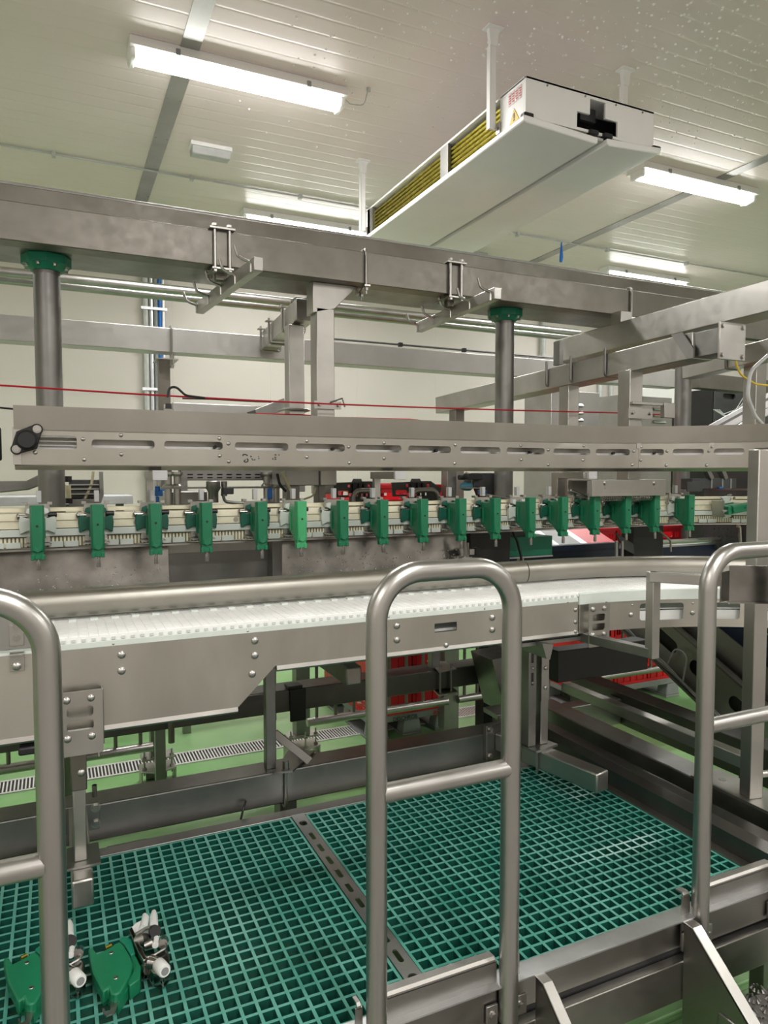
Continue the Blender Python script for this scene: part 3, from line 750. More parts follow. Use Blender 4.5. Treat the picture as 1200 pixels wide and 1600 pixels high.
# ============================================================ carriers
CF = TY - .165
zc0 = at(57, 790, 'Y', CF).z; zc1 = at(57, 875, 'Y', CF).z
PV = 1.515
def make_carrier(label):
    root = thing('green_carrier', (0, 0, 0), label, 'carrier', 'green carriers on the track')
    Z = lambda z: z - PV
    t, bt = Z(zc0), Z(zc1)
    # front channel: rounded u section, notched foot
    pr = [(-.024, -.130), (-.024, -.153), (-.018, -.165), (.018, -.165), (.024, -.153), (.024, -.130)]
    MB().prism(pr, bt + .03, t, 'Z').prism([(-.020, -.130), (-.020, -.157), (.020, -.157), (.020, -.130)], bt + .0, bt + .032, 'Z').prism([(-.023, -.135), (-.023, -.161), (-.010, -.161), (-.010, -.135)], bt - .002, bt + .018, 'Z').prism([(.010, -.135), (.010, -.161), (.023, -.161), (.023, -.135)], bt - .002, bt + .018, 'Z').build('channel', 'green', root, .002)
    MB().prism([(-.012, bt + .05), (0, bt + .038), (.012, bt + .05), (.014, bt + .034), (0, bt + .026), (-.014, bt + .034)], -.169, -.163, 'Y').build('foot_rib', 'green', root, .001)
    MB().cyl((0, -.1665, Z(1.515)), (0, -.160, Z(1.515)), .0045, 8).build('front_hole', 'black', root)
    # deep body behind, slanting at the bottom
    w_ = [(-.135, t - .022), (-.052, t - .022), (-.046, t - .045), (-.046, bt + .066), (-.080, bt + .052), (-.135, bt + .010)]
    MB().prism(w_, -.020, .020, 'X').build('body', 'green', root, .003)
    MB().prism([(-.075, t - .05), (-.065, t - .05), (-.065, bt + .07), (-.075, bt + .07)], -.026, .026, 'X').build('body_rib', 'green', root, .001)
    pads = []
    for s in (-1, 1):
        pr = [(s * .020, Z(1.540)), (s * .034, Z(1.537)), (s * .060, Z(1.548)), (s * .064, Z(1.515)), (s * .060, Z(1.478)), (s * .034, Z(1.490)), (s * .020, Z(1.487))]
        pads.append(MB().prism(pr, -.052, -.034, 'Y').build('pad', 'green_deep', root, .003))
        pr = [(s * .018, Z(1.578)), (s * .036, Z(1.572)), (s * .040, Z(1.558)), (s * .018, Z(1.548))]
        MB().prism(pr, -.05, -.03, 'Y').build('upper_ear', 'green_deep', root, .002)
    # metal clamp behind
    MB().prism([(-.042, Z(1.445)), (.042, Z(1.445)), (.042, Z(1.46)), (.030, Z(1.49)), (.030, Z(1.53)), (.044, Z(1.56)), (.040, Z(1.59)), (-.040, Z(1.59)), (-.044, Z(1.56)), (-.030, Z(1.53)), (-.030, Z(1.49)), (-.042, Z(1.46))], -.032, -.022, 'Y').build('clamp_plate', 'steel', root, .001)
    MB().box(-.046, .046, -.095, -.01, Z(1.438), Z(1.443)).build('bottom_bracket', 'steel', root)
    ML().box(-.050, -.034, -.04, -.01, Z(1.588), Z(1.598)).box(.034, .050, -.04, -.01, Z(1.588), Z(1.598)).build('top_lug', 'steel_bright', root)
    MB().tube([(-.034, -.045, Z(1.545)), (-.066, -.045, Z(1.545))], .006, 10).tube([(-.064, -.045, Z(1.545)), (-.067, -.045, Z(1.545)), (-.071, -.045, Z(1.545))], [.013, .013, .009], 12).build('pivot_bolt', 'steel_bright', root)
    MB().cyl((.036, -.045, Z(1.550)), (.066, -.045, Z(1.550)), .010, 10).build('knob', 'black', root, .002)
    MB().box(-.004, .014, -.035, -.01, Z(1.595), Z(1.64)).build('top_tab', 'light_grey', root, .002)
    MB().tube([(.002, -.147, bt + .02), (.002, -.149, bt - .026)], .006, 8).box(-.006, .008, -.153, -.145, bt - .038, bt - .008).build('hook', 'steel_bright', root, .001)
    return root, pads
cpx = [57, 152, 243, 323, 410, 472, 538, 601, 664, 724, 778, 833, 884, 934, 983, 1028, 1082]
clab = ['white padded carrier at the left end of the row, before the left column',
        'second green carrier from the left, with dark green pads',
        'third green carrier from the left, just below the blue valve',
        'fourth green carrier from the left, right of the blue valve',
        'fifth green carrier from the left, left of the pale green one',
        'pale light green carrier, the only one of that colour in the row',
        'carrier with milky white pads directly right of the pale green one',
        'second carrier right of the pale green one, below the first grey drop arm',
        'third carrier right of the pale green one, above the arched middle rail',
        'carrier directly left of the right round column, near the small blue valve',
        'green carrier hanging straight in front of the right round column',
        'white padded carrier over the bright green tray box',
        'green carrier right of the tray box, in front of the striped sheet',
        'carrier below the left end of the flat bolted cover plate',
        'middle one of the three carriers below the bolted cover plate',
        'carrier below the right end of the bolted cover plate',
        'white padded carrier last before the track bends, apart from the rest']
proto, pads0 = make_carrier(clab[0])
def own_mat(o, mat):      # give this copy its own mesh with another material
    o.data = o.data.copy(); o.data.materials[0] = M[mat]
for i, px in enumerate(cpx):
    c = proto if i == 0 else copy_tree(proto)
    c['label'] = clab[i]
    s = s_at(tp, px, .165)
    p = tp(s); c.location = (p.x, p.y, PV); c.rotation_euler = (0, 0, 0 if s <= TXS else -(s - TXS) / TR)
for i, c in enumerate([o for o in list(COL.objects) if o.name.startswith('green_carrier')]):
    white = i in (0, 5, 6, 11, 16)
    for ch_ in c.children:
        nm = ch_.name.split('.')[0]
        if white and nm in ('pad', 'upper_ear'): own_mat(ch_, 'white_translucent')
        if i == 5 and nm in ('channel', 'foot_rib', 'body', 'body_rib'): own_mat(ch_, 'green_light')
# two carriers tipped over on the bend
for px, ry, lab in ((1136, 84, 'green carrier tipped onto its side at the bend, left of the tall square post'), (1196, 95, 'green carrier tipped onto its side at the right edge of the picture')):
    c = copy_tree(proto); c['label'] = lab
    s = s_at(tp, px, .08); p = tp(s)
    c.location = (p.x, p.y, PV); c.rotation_euler = (0, R(ry), 0)
    for ch_ in c.children:
        if px > 1150 and ch_.name.startswith(('pad', 'upper_ear')): own_mat(ch_, 'green_deep')

# hangers from the guard down to the track
def drop_arm(pxl, pxr, label, cap=True):
    a = at(pxl, 760, 'Y', 3.05); c = at(pxr, 760, 'Y', 3.05)
    xm = (a.x + c.x) / 2
    t = thing('track_hanger', (xm, 3.07, zt(793)), label, 'bracket', 'arms holding the track under the guard')
    MB().box(a.x, c.x, 3.045, 3.045 + (c.x - a.x), zt(793), zL - .035).build('upright', 'steel', t, .002)
    MB().box(a.x, c.x + .02, 2.84, 3.10, zL - .04, zL - .006).build('arm', 'steel', t, .002)
    MB().box(c.x - .03, c.x + .025, 2.825, 2.842, zL - .042, zL - .004).build('end_cap', 'light_grey', t, .002)
drop_arm(229, 240, 'grey arm from the guard down to the track beside the blue valve')
drop_arm(585, 594, 'grey arm from the guard down to the track between the two dark frames')
drop_arm(870, 882, 'grey arm from the guard down to the track left of the flat cover plate')

# ============================================================ splash trough behind the carriers
tr_z = at(100, 868, 'Y', 3.22).z
def splash(x0, x1, label):
    t = thing('splash_tray', ((x0 + x1) / 2, 3.1, .95), label, 'tray', 'stainless splash trays under the carriers')
    MB().prism([(3.27, tr_z + .03), (3.22, tr_z + .03), (3.215, tr_z), (3.21, tr_z - .05), (3.15, 1.02), (2.55, .98), (2.52, .98), (2.52, 1.0), (2.555, .995), (3.14, 1.035), (3.20, tr_z - .05), (3.203, tr_z), (3.21, tr_z + .04), (3.27, tr_z + .04)][::-1], x0, x1, 'X').build('tray_sheet', 'steel_wet', t)
    MB().box(x0, x1, 2.50, 2.515, .98, 1.30).build('front_wall', 'steel_dark', t)
    return t
xa = at(262, 870, 'Y', 3.22).x; xb = at(432, 870, 'Y', 3.22).x; xc = at(726, 870, 'Y', 3.22).x
splash(-1.3, xa, 'left wet steel splash tray beaded with droplets under the first carriers')
splash(xb, xc, 'middle wet steel splash tray beaded with droplets, behind the arched rail')
t = thing('dark_trough', ((xa + xb) / 2, 3.2, .95), 'dark steel trough section between the two wet splash trays', 'tray')
MB().box(xa + .002, xb - .05, 3.20, 3.215, .95, tr_z - .01).build('back_sheet', 'steel_dark', t)
MB().box(xa + .002, xb - .05, 3.19, 3.27, tr_z - .008, tr_z + .03).build('rim', 'steel', t)
MB().box(xb - .048, xb - .002, 3.12, 3.2, .95, tr_z + .05).build('divider', 'steel_dark', t, .002)
sp = MB()
for i in range(520):
    if i % 2: x = random.uniform(-.6, xa)
    else: x = random.uniform(xb, xc)
    k = random.random(); y = 3.20 - .06 * k; z = tr_z - .05 - (tr_z - .05 - 1.035) * k
    drop(sp, x, y - .004, z, random.uniform(.0018, .004))
tag(sp.build('water_beads', 'water'), 'fine water beads on the inside of the splash trays', 'water droplets', kind='stuff')

# ============================================================ white belt conveyor with its bend
VY = 2.08; VXS = 1.80; VR = 1.2
vp = mk_path(VY, VXS, VR)
zV1 = at(500, 978, 'Y', VY).z - .0; zV0 = 1.105
cv = thing('belt_conveyor', (1.0, VY, 1.0), 'stainless conveyor with a white modular belt, bending away at right', 'conveyor')
xK1 = at(430, 1046, 'Y', VY).x; xK0 = at(378, 1113, 'Y', VY).x; zK = at(378, 1113, 'Y', VY).z
xJ = at(903, 960, 'Y', VY).x
# deep side panel with the sloped corner
def vm(y0): return lambda u, v, t_: Vector((u, y0 + .004 * t_, v))
slot = rrect(at(679, 978, 'Y', VY).x, at(714, 978, 'Y', VY).x, at(696, 987, 'Y', VY).z, at(696, 973, 'Y', VY).z, .003, 2)
MB().plate([(-1.2, zK + .018), (xK0 - .01, zK + .018), (xK1, zV0 + .012), (xJ, zV0 + .012), (xJ, zV1), (-1.2, zV1)], [slot], vm(VY), 1).build('side_panel', 'steel_panel', cv)
MB().prism([(VY, zK + .018), (VY - .004, zK + .006), (VY + .0, zK), (VY + .05, zK), (VY + .05, zK + .004), (VY + .004, zK + .006), (VY + .004, zK + .018)], -1.2, xK0 - .012, 'X').build('lower_fold', 'steel', cv)
MB().prism([(VY, zV0 + .012), (VY - .004, zV0), (VY, zV0 - .006), (VY + .05, zV0 - .006), (VY + .05, zV0 - .002), (VY + .004, zV0), (VY + .004, zV0 + .012)], xK1 + .005, xJ, 'X').build('lower_fold', 'steel', cv)
b_ = ML()
for px, py in ((190, 1023), (190, 1048), (398, 1001), (398, 1024), (394, 1053), (620, 978), (620, 1000), (769, 965), (769, 984)): b_.bolt(at(px, py, 'Y', VY), (0, -1, 0), .0115, .009)
for px, py in ((899, 953), (899, 972), (899, 987)): b_.bolt(at(px, py, 'Y', VY), (0, -1, 0), .008, .006)
b_.bolt(at(697, 1008, 'Y', VY), (0, -1, 0), .009, .008)
for px, py in ((607, 964), (757, 951), (177, 1006), (387, 986), (887, 941)): b_.bolt(at(px, py, 'Y', VY), (0, -1, 0), .0035, .003)
b_.build('panel_bolt', 'steel_bright', cv)
# curved inner panel with windows
a, c = xJ + .004, 3.1
n = 44; us = [a + (c - a) * k / n for k in range(n + 1)]
wins = []
for p0, p1 in ((1003, 1072), (1111, 1161), (1186, 1240)):
    s0, s1 = s_at(vp, p0), s_at(vp, p1)
    wins.append(rrect(s0, s1, zV0 + .030, zV1 - .026, .012, 3))
MB().plate([(u, zV0) for u in us] + [(u, zV1 - .002) for u in reversed(us)], wins, lambda u, v, t_: vp(u, -.004 * t_, v), 1).build('curved_panel', 'steel_panel', cv)
pth = [vp(u) for u in us]
MB().sweep([(-.03, zV0 + .008), (-.03, zV0 + .062), (-.034, zV0 + .062), (-.034, zV0 + .008)], pth).build('return_guide', 'white', cv)
MB().sweep([(-.04, zV0 + .064), (-.04, zV0 + .069), (-.26, zV0 + .069), (-.26, zV0 + .064)], pth).build('return_belt', 'belt', cv)
b_ = ML()
for px, py in ((989, 965), (1086, 961), (1197, 961)): s = s_at(vp, px); n_ = (vp(s, 1) - vp(s)).normalized(); p = vp(s); p.z = zV0 + .055; b_.bolt(p, n_, .010, .008)
for px in (991, 1086, 1143): s = s_at(vp, px); n_ = (vp(s, 1) - vp(s)).normalized(); p = vp(s); p.z = zV1 - .03; b_.bolt(p, n_, .0045, .003)
b_.build('panel_bolt', 'steel_bright', cv)
# wear strip and belt
BW = .30
us = path_list(vp, -1.2, 3.1, .04, VXS); pth = [vp(u) for u in us]
us2 = [u for u in us if u <= xJ] + [xJ]; p2 = [vp(u) for u in us2]
MB().sweep([(.001, zV1 - .002), (.001, zV1 + .016), (-.02, zV1 + .016), (-.02, zV1 - .002)], p2).build('wear_strip', 'white_translucent', cv, .002)
us3 = [xJ + .002] + [u for u in us if u > xJ + .002]; p3 = [vp(u) for u in us3]
MB().sweep([(.006, zV1 - .014), (.008, zV1 + .03), (-.012, zV1 + .034), (-.02, zV1 + .03), (-.02, zV1 - .014)], p3).build('curved_wear_strip', 'white_translucent', cv, .003)
zb = zV1 + .032
MB().sweep([(-.002, zb - .016), (-.002, zb), (-BW, zb), (-BW, zb - .016)], pth).build('belt_base', 'belt', cv)
bl = MB(); bt_ = MB(); s = -.75
while s < 3.05:
    ry = 0 if s <= VXS else -(s - VXS) / VR
    for j in range(8):
        p = vp(s, -.018 - j * .0285)
        bl.cbox((p.x, p.y, zb + .0006), (.0226, .0272, .0022), rz=ry)
    p = vp(s, .0005); bt_.cbox((p.x, p.y, zb - .010), (.010, .004, .007), rz=ry)
    s += .0254
o = bl.build('belt_modules', 'belt', cv); o['kind'] = 'stuff'
o = bt_.build('hinge_pins', 'white_translucent', cv); o['kind'] = 'stuff'
zs_ = at(696, 985, 'Y', VY).z
MB().box(-1.2, xJ, VY + .03, VY + .29, zs_ - .008, zs_).build('straight_return_belt', 'belt', cv)
# bracket plates joining the supports
def slot_plate(pxs, pys, Y, label=None):
    x0, x1 = at(pxs[0], pys[0], 'Y', Y).x, at(pxs[1], pys[0], 'Y', Y).x
    z1, z0 = at((pxs[0] + pxs[1]) / 2, pys[0], 'Y', Y).z, at((pxs[0] + pxs[1]) / 2, pys[1], 'Y', Y).z
    H = z1 - z0; W = x1 - x0
    h = [rrect(x0 + W * .16, x0 + W * .78, z0 + H * .60, z0 + H * .76, H * .05, 4), rrect(x0 + W * .16, x0 + W * .78, z0 + H * .38, z0 + H * .54, H * .05, 4)]
    p = MB().plate(rrect(x0, x1, z0, z1, .004, 2), h, lambda u, v, t_: Vector((u, Y + .004 * t_, v)), 1)
    p = p.build('slotted_bracket', 'steel', cv)
    MB().box(x1 - .003, x1 + .003, Y + .002, VY, z0 + H * .12, z1).build('return_flange', 'steel_dark', p, .002)
    b_ = ML()
    for fu in (.17, .73):
        for fv in (.28, .88): b_.bolt((x0 + W * fu, Y, z0 + H * fv), (0, -1, 0), .0105, .009)
    b_.build('bracket_bolt', 'steel_bright', p)
    return x0, x1, z0, z1
L_ = slot_plate((92, 160), (1080, 1180), VY - .03)
R_ = slot_plate((921, 953), (943, 1010), VY - .03)
# clear side guard clipped on at the left
t = thing('side_guard', (-.3, VY - .01, zV1), 'grey plastic side sheet clipped on top of the conveyor at far left', 'guard')
x1 = at(63, 990, 'Y', VY - .01).x
za, zb2 = at(30, 1012, 'Y', VY - .01).z, at(30, 959, 'Y', VY - .01).z
MB().box(-1.2, x1, VY - .012, VY - .006, za, zb2).build('sheet', 'grey_panel', t)
MB().box(-1.2, x1, VY - .013, VY - .005, zb2, zb2 + .006).build('edge_strip', 'green_deep', t)
xx = at(26, 1000, 'Y', VY - .014).x
cp = MB().box(xx - .017, xx + .017, VY - .017, VY - .012, at(26, 1007, 'Y', VY).z, at(26, 974, 'Y', VY).z).box(xx - .017, xx + .017, VY - .03, VY - .012, at(26, 1022, 'Y', VY).z, at(26, 1018, 'Y', VY).z).box(xx - .017, xx + .017, VY - .017, VY - .001, at(26, 1047, 'Y', VY).z, at(26, 1018, 'Y', VY).z).build('clip', 'steel', t, .001)
b_ = ML()
for py in (979, 997): b_.hexbolt(at(26, py, 'Y', VY - .017), (0, -1, 0), .0075, .006)
b_.bolt(at(26, 1041, 'Y', VY - .017), (0, -1, 0), .0115, .009); b_.build('clip_bolt', 'steel_bright', cp)
MB().box(at(28, 1168, 'Y', VY).x, at(58, 1168, 'Y', VY).x, VY - .0, VY + .05, zK - .035, zK - .012).build('grip', 'black', t, .006)

# rounded bumper along the far side of the belt
UY = 2.345; UXS, UR = VXS + .02, 1.42
upth = mk_path(UY, UXS, UR)
uz0, uz1 = at(400, 945, 'Y', UY - .03).z, at(400, 905, 'Y', UY).z
jx = s_at(upth, 823)
prof = []
H = uz1 - uz0
for k in range(9):
    a = R(-70 + 160 * k / 8); prof.append((.016 + .030 * math.cos(a) - .02, (uz0 + uz1) / 2 + H * .5 * math.sin(a)))
prof += [(-.05, uz1), (-.05, uz1 - .004), (-.02, uz0 + .01), (-.01, uz0)]
t = thing('rounded_bumper', (.5, UY, uz0), 'rounded steel guide rail along the back of the straight white belt', 'guide rail')
MB().sweep(prof, [upth(-1.2), upth(.5), upth(jx - .004)]).build('rail', 'steel_guard', t)
b_ = MB(); s = -.5
while s < jx - .05: b_.cbox((s, UY - .03, uz0 - .004), (.022, .02, .008)); s += .06
o = b_.build('rail_feet', 'white_translucent', t); o['kind'] = 'stuff'
t = thing('rounded_bumper', (2.4, UY, uz0), 'rounded steel guide rail around the bend of the white belt', 'guide rail')
us = path_list(upth, jx, 3.6, .04, max(jx, UXS)); MB().sweep(prof, [upth(u) for u in us]).build('rail', 'steel_guard', t)

# ============================================================ work platform
DZ = .47
FY = 1.40
pf = thing('work_platform', (1.0, 1.9, 0), 'stainless framed work platform carrying the two green gratings', 'platform')
GX0, GXm0, GXm1, GX1 = -.62, .742, .80, 1.925
GYa, GYb = 1.425, 2.395
MB().box(-.9, 2.2, FY, FY + .022, DZ - .10, DZ + .0).build('front_beam', 'steel_toe', pf, .003)
MB().box(-.9, 2.2, FY - .03, FY + .0, DZ - .225, DZ - .115).build('lower_beam', 'steel_toe', pf, .003)
MB().box(-.9, 2.2, FY + .001, FY + .012, DZ - .225, DZ - .098).build('dark_backing', 'black', pf)  # added black sheet standing in for the shade in the gap
MB().box(-.9, 2.2, FY - .032, FY + .022, DZ - .001, DZ + .003).build('edge_strip', 'galv', pf)
MB().box(-.9, 2.2, GYb + .006, GYb + .06, DZ - .07, DZ + .003).build('rear_beam', 'steel_dark', pf, .003)
MB().box(-.9, 2.2, FY + .02, GYb, DZ - .06, DZ - .045).build('grating_ledge', 'steel_dark', pf) if False else None
# slotted joining rail between the two gratings
sl_ = [rrect(GXm0 + .019, GXm0 + .034, y, y + .052, .0072, 4) for y in [1.545 + .083 * i for i in range(9)]]
sl_ = [rrect(GXm0 + .0135, GXm0 + .040, 1.445, 1.500, .013, 5), rrect(GXm0 + .0135, GXm0 + .040, 2.315, 2.350, .012, 5)] + sl_
MB().plate(rrect(GXm0 + .004, GXm1 - .006, GYa - .005, GYb + .01, .002, 2), sl_, lambda u, v, t_: Vector((u, v, DZ + .004 - .004 * t_)), 1).build('slotted_rail', 'galv', pf)
MB().box(GXm0 + .004, GXm0 + .008, GYa, GYb, DZ - .06, DZ + .002).box(GXm1 - .010, GXm1 - .006, GYa, GYb, DZ - .06, DZ + .002).build('rail_webs', 'steel', pf)
# right kerb
MB().box(GX1 + .006, GX1 + .045, GYa - .02, GYb + .06, DZ - .03, DZ + .003).build('side_strip', 'steel', pf)
MB().prism([(GX1 + .045, DZ - .02), (GX1 + .05, DZ + .06), (GX1 + .075, DZ + .083), (GX1 + .135, DZ + .083), (GX1 + .135, DZ - .02)], GYa - .02, 2.75, 'Y').build('side_kerb', 'steel_kerb_shade', pf)
# gussets at the back edge
MB().prism([(-.25, GYb + .06), (.13, GYb + .06), (.13, GYb + .11), (.26, GYb + .11), (.30, GYb + .075), (.62, GYb + .075), (.66, GYb + .06)], DZ - .05, DZ - .02, 'Z').build('rear_gusset', 'steel_dark', pf, .003)
for x in (-.75, .77, 1.98):
    for y in (FY + .05, GYb + .03):
        MB().box(x - .025, x + .025, y - .025, y + .025, 0, DZ - .07).build('leg', 'steel_dark', pf, .003)
def grating(x0, x1, y0, y1, label, skip=None):
    b_ = MB(); P = .0378; d = .038
    nx = round((x1 - x0) / P); ny = round((y1 - y0) / P)
    for i in range(nx + 1):
        x = x0 + (x1 - x0) * i / nx; h = .0041
        b_.hexa([(x - h * .8, y0, DZ - d), (x + h * .8, y0, DZ - d), (x + h * .8, y1, DZ - d), (x - h * .8, y1, DZ - d), (x - h, y0, DZ), (x + h, y0, DZ), (x + h, y1, DZ), (x - h, y1, DZ)])
    for j in range(ny + 1):
        y = y0 + (y1 - y0) * j / ny; h = .0041
        b_.hexa([(x0, y - h * .8, DZ - d), (x1, y - h * .8, DZ - d), (x1, y + h * .8, DZ - d), (x0, y + h * .8, DZ - d), (x0, y - h, DZ - .0004), (x1, y - h, DZ - .0004), (x1, y + h, DZ - .0004), (x0, y + h, DZ - .0004)])
    o = b_.build('floor_grating', 'grating')
    o.data.materials.append(M['grating_side_shade'])      # pale tops; sides painted darker for the shade inside the cells
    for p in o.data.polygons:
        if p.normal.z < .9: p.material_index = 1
    return tag(o, label, 'grating', 'green platform gratings')
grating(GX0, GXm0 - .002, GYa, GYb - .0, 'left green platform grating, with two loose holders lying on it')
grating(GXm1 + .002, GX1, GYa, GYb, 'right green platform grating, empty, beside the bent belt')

# guard hoops with toe boards
def hoop(x0, x1, label, bots, toe=None, lug=True):
    HY = 1.372; r = .0235; zt = 1.488
    t = thing('guard_hoop', ((x0 + x1) / 2, HY, bots[0]), label, 'handrail', 'handrail hoops along the platform edge')
    MB().tube(fillet([(x0, HY, bots[0]), (x0, HY, zt), (x1, HY, zt), (x1, HY, bots[1])], .105, 12), r, 20).build('hoop_pipe', 'steel_bright', t)
    zc = (1.006)
    MB().cyl((x0 + .012, HY, zc), (x1 - .012, HY, zc), .0215, 18).build('cross_rail', 'steel_bright', t)
    if toe:
        for a, c in toe:
            MB().box(a, c, HY + .016, HY + .020, DZ - .10, DZ + .055).build('toe_board', 'steel_toe', t)
            MB().prism([(HY + .016, DZ + .053), (HY + .016, DZ + .060), (HY + .021, DZ + .066), (HY + .044, DZ + .064), (HY + .044, DZ + .060), (HY + .022, DZ + .060), (HY + .020, DZ + .053)], a + .004, c - .004, 'X').build('toe_board_lip', 'steel', t)
    for x, s in ((x0, -1), (x1, -1), (x0, 1), (x1, 1)):
        p = MB().box(x + s * .026 if s > 0 else x - .058, x + .058 if s > 0 else x - .026, HY + .006, HY + .012, DZ - .095, DZ - .045).build('fixing_lug', 'steel', t, .001)
        MB().hexbolt((x + s * .040, HY + .006, DZ - .07), (0, -1, 0), .0085, .007).build('lug_bolt', 'steel_bright', p)
    return t
hoop(-.368, -.019, 'leftmost guard hoop, cut by the left edge of the picture', (DZ - .09, DZ - .09), [(-.34, -.045)])
hoop(.619, .969, 'middle guard hoop, complete arch standing in front of the conveyor', (DZ - .09, DZ - .09), [(.575, .592), (.645, .945), (.995, 1.012)])
hoop(1.612, 1.962, 'rightmost guard hoop, cut by the right edge of the picture', (DZ - .09, DZ - .09), [(1.560, 1.590), (1.638, 1.936)])

# access steps between the hoops: two folded cheek plates and a tread
def cheek(x, w_, label, wt):
    t = thing('step_cheek', (x, FY - .1, .0), label, 'stair side', 'cheek plates of the access step')
    zz = DZ - .002
    MB().prism([(FY - .034, zz), (FY - .06, zz), (FY - .62, .02), (FY - .40, .0), (FY - .034, zz - .30)], x, x + .004, 'X').build('cheek_plate', 'steel_toe', t)
    MB().prism([(FY - .03, zz + .002), (FY - .062, zz + .002), (FY - .625, .02), (FY - .615, .012), (FY - .058, zz - .004), (FY - .03, zz - .004)], x, x + w_, 'X').build('front_flange', 'steel', t, .002)
    return t
cheek(1.045, .03, 'left folded steel cheek plate of the access step, beside the middle hoop', 1)
cheek(1.545, .035, 'right folded steel cheek plate of the access step, below the rightmost hoop', 1)
# perforated tread of the next stair, bottom right corner
q = at(1166, 1606, 'Z', .30)
t = thing('stair_tread', (q.x + .15, q.y, .27), 'dark anti-slip stair tread with raised perforations in the bottom right corner', 'stair tread')
MB().box(q.x - .02, q.x + .45, q.y - .16, q.y + .07, .262, .30).build('tread_sheet', 'steel_dark', t, .004)
b_ = MB()
for i in range(9):
    for j in range(5):
        c = Vector((q.x + .012 + i * .045, q.y - .12 + j * .045 + (.02 if i % 2 else 0), .30))
        for k in range(8):
            a = 2 * PI * k / 8
            b_.tube([c + Vector((.016 * math.cos(a), .016 * math.sin(a), 0)), c + Vector((.012 * math.cos(a), .012 * math.sin(a), .008))], [.005, .001], 5)
o = b_.build('grip_teeth', 'steel_dark', t); o['kind'] = 'stuff'
MB().box(q.x - .02, q.x + .45, q.y + .07, q.y + .075, .05, .26).build('riser_sheet', 'dark_grey', t)
# row of low flat bars on the floor below the platform
t = thing('floor_bars', (1.4, .9, 0), 'row of low green bars on the floor under the platform edge', 'drain cover')
b_ = ML()
for k in range(7): b_.box(.9, 2.35, 1.02 + .09 * k, 1.085 + .09 * k, .001, .014)
b_.build('floor_bar', 'floor', t, .004)

# ============================================================ tubes under the conveyor
t = thing('frame_tube', (.7, 2.56, .44), 'long dark square tube at the back edge of the platform', 'frame tube')
z1, z0 = at(400, 1212, 'Y', 2.505).z, at(400, 1264, 'Y', 2.505).z
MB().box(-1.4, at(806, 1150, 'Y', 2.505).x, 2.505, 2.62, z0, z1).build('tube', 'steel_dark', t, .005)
for x in (-.65, .74):
    MB().box(x, x + .07, 2.53, 2.60, 0, z0).build('leg', 'steel_dark', t, .003)
ux = at(447, 1210, 'Y', 2.49).x
MB().tube(fillet([(ux, 2.62, z0 - .012), (ux, 2.495, z0 - .012), (ux, 2.495, z1 + .04)], .015, 4), .007, 8).build('clamp_rod', 'steel', t)
MB().prism([(ux - .05, 2.48), (ux + .02, 2.47), (ux + .16, 2.62), (ux + .06, 2.66)], z1 + .003, z1 + .010, 'Z').build('clamp_plate', 'steel_dark', t)
b_ = ML(); b_.hexbolt((ux, 2.495, z1 + .01), (0, 0, 1), .012, .03); b_.hexbolt((ux + .09, 2.58, z1 + .01), (0, 0, 1), .013, .035); b_.build('clamp_nut', 'steel_dark', t)
# short cantilever tube left with the telescopic conveyor leg
e0, e1 = at(112, 1398, 'Y', 2.02).x, at(147, 1398, 'Y', 2.02).x
cz0, cz1 = at(130, 1419, 'Y', 2.02).z, at(130, 1375, 'Y', 2.02).z
t = thing('cantilever_tube', (e0, 2.2, cz0), 'short square tube jutting out over the left grating', 'bracket')
MB().box(e0, e1, 2.02, 2.504, cz0, cz1).build('tube', 'steel', t, .006)
xa, xb = at(84, 1240, 'Y', 2.49).x, at(155, 1240, 'Y', 2.49).x
MB().box(xa, xb, 2.485, 2.503, cz0 - .01, z1 + .015).build('clamp_face', 'steel_dark', t, .002)
b_ = ML()
for x in (xa + .012, xb - .012):
    for z in (cz0 + .01, z1): b_.hexbolt((x, 2.485, z), (0, -1, 0), .012, .012); b_.cyl((x, 2.55, z1 + .01), (x, 2.55, z1 + .05), .008, 8)
b_.build('clamp_bolt', 'steel', t)
lx0, lx1 = at(116, 1280, 'Y', 2.24).x, at(137, 1280, 'Y', 2.24).x
sx0, sx1 = at(110, 1200, 'Y', 2.14).x, at(135, 1200, 'Y', 2.14).x
lg = thing('conveyor_leg', ((sx0 + sx1) / 2, 2.2, cz1), 'telescopic square leg under the slotted bracket at the left of the conveyor', 'leg')
MB().box(sx0, sx1, 2.10, 2.17, at(120, 1232, 'Y', 2.12).z, L_[2] + .01).build('outer_sleeve', 'steel_beam', lg, .003)
MB().box(sx0 + .004, sx1 - .004, 2.108, 2.162, cz1 + .008, at(120, 1230, 'Y', 2.12).z).build('inner_tube', 'steel', lg, .003)
MB().box(sx0 - .015, sx1 + .03, 2.08, 2.20, cz1 + .001, cz1 + .008).build('foot_plate', 'steel_dark', lg)
b_ = MB(); b_.bolt(at(127, 1207, 'Y', 2.10), (0, -1, 0), .011, .009); b_.build('lock_bolt', 'steel_bright', lg)
MB().tube([(L_[1] - .012, VY - .026, L_[2] - .012), (L_[1] - .012, VY - .026, L_[2] + .02)], .004, 6).build('wire_hook', 'steel_bright', lg)
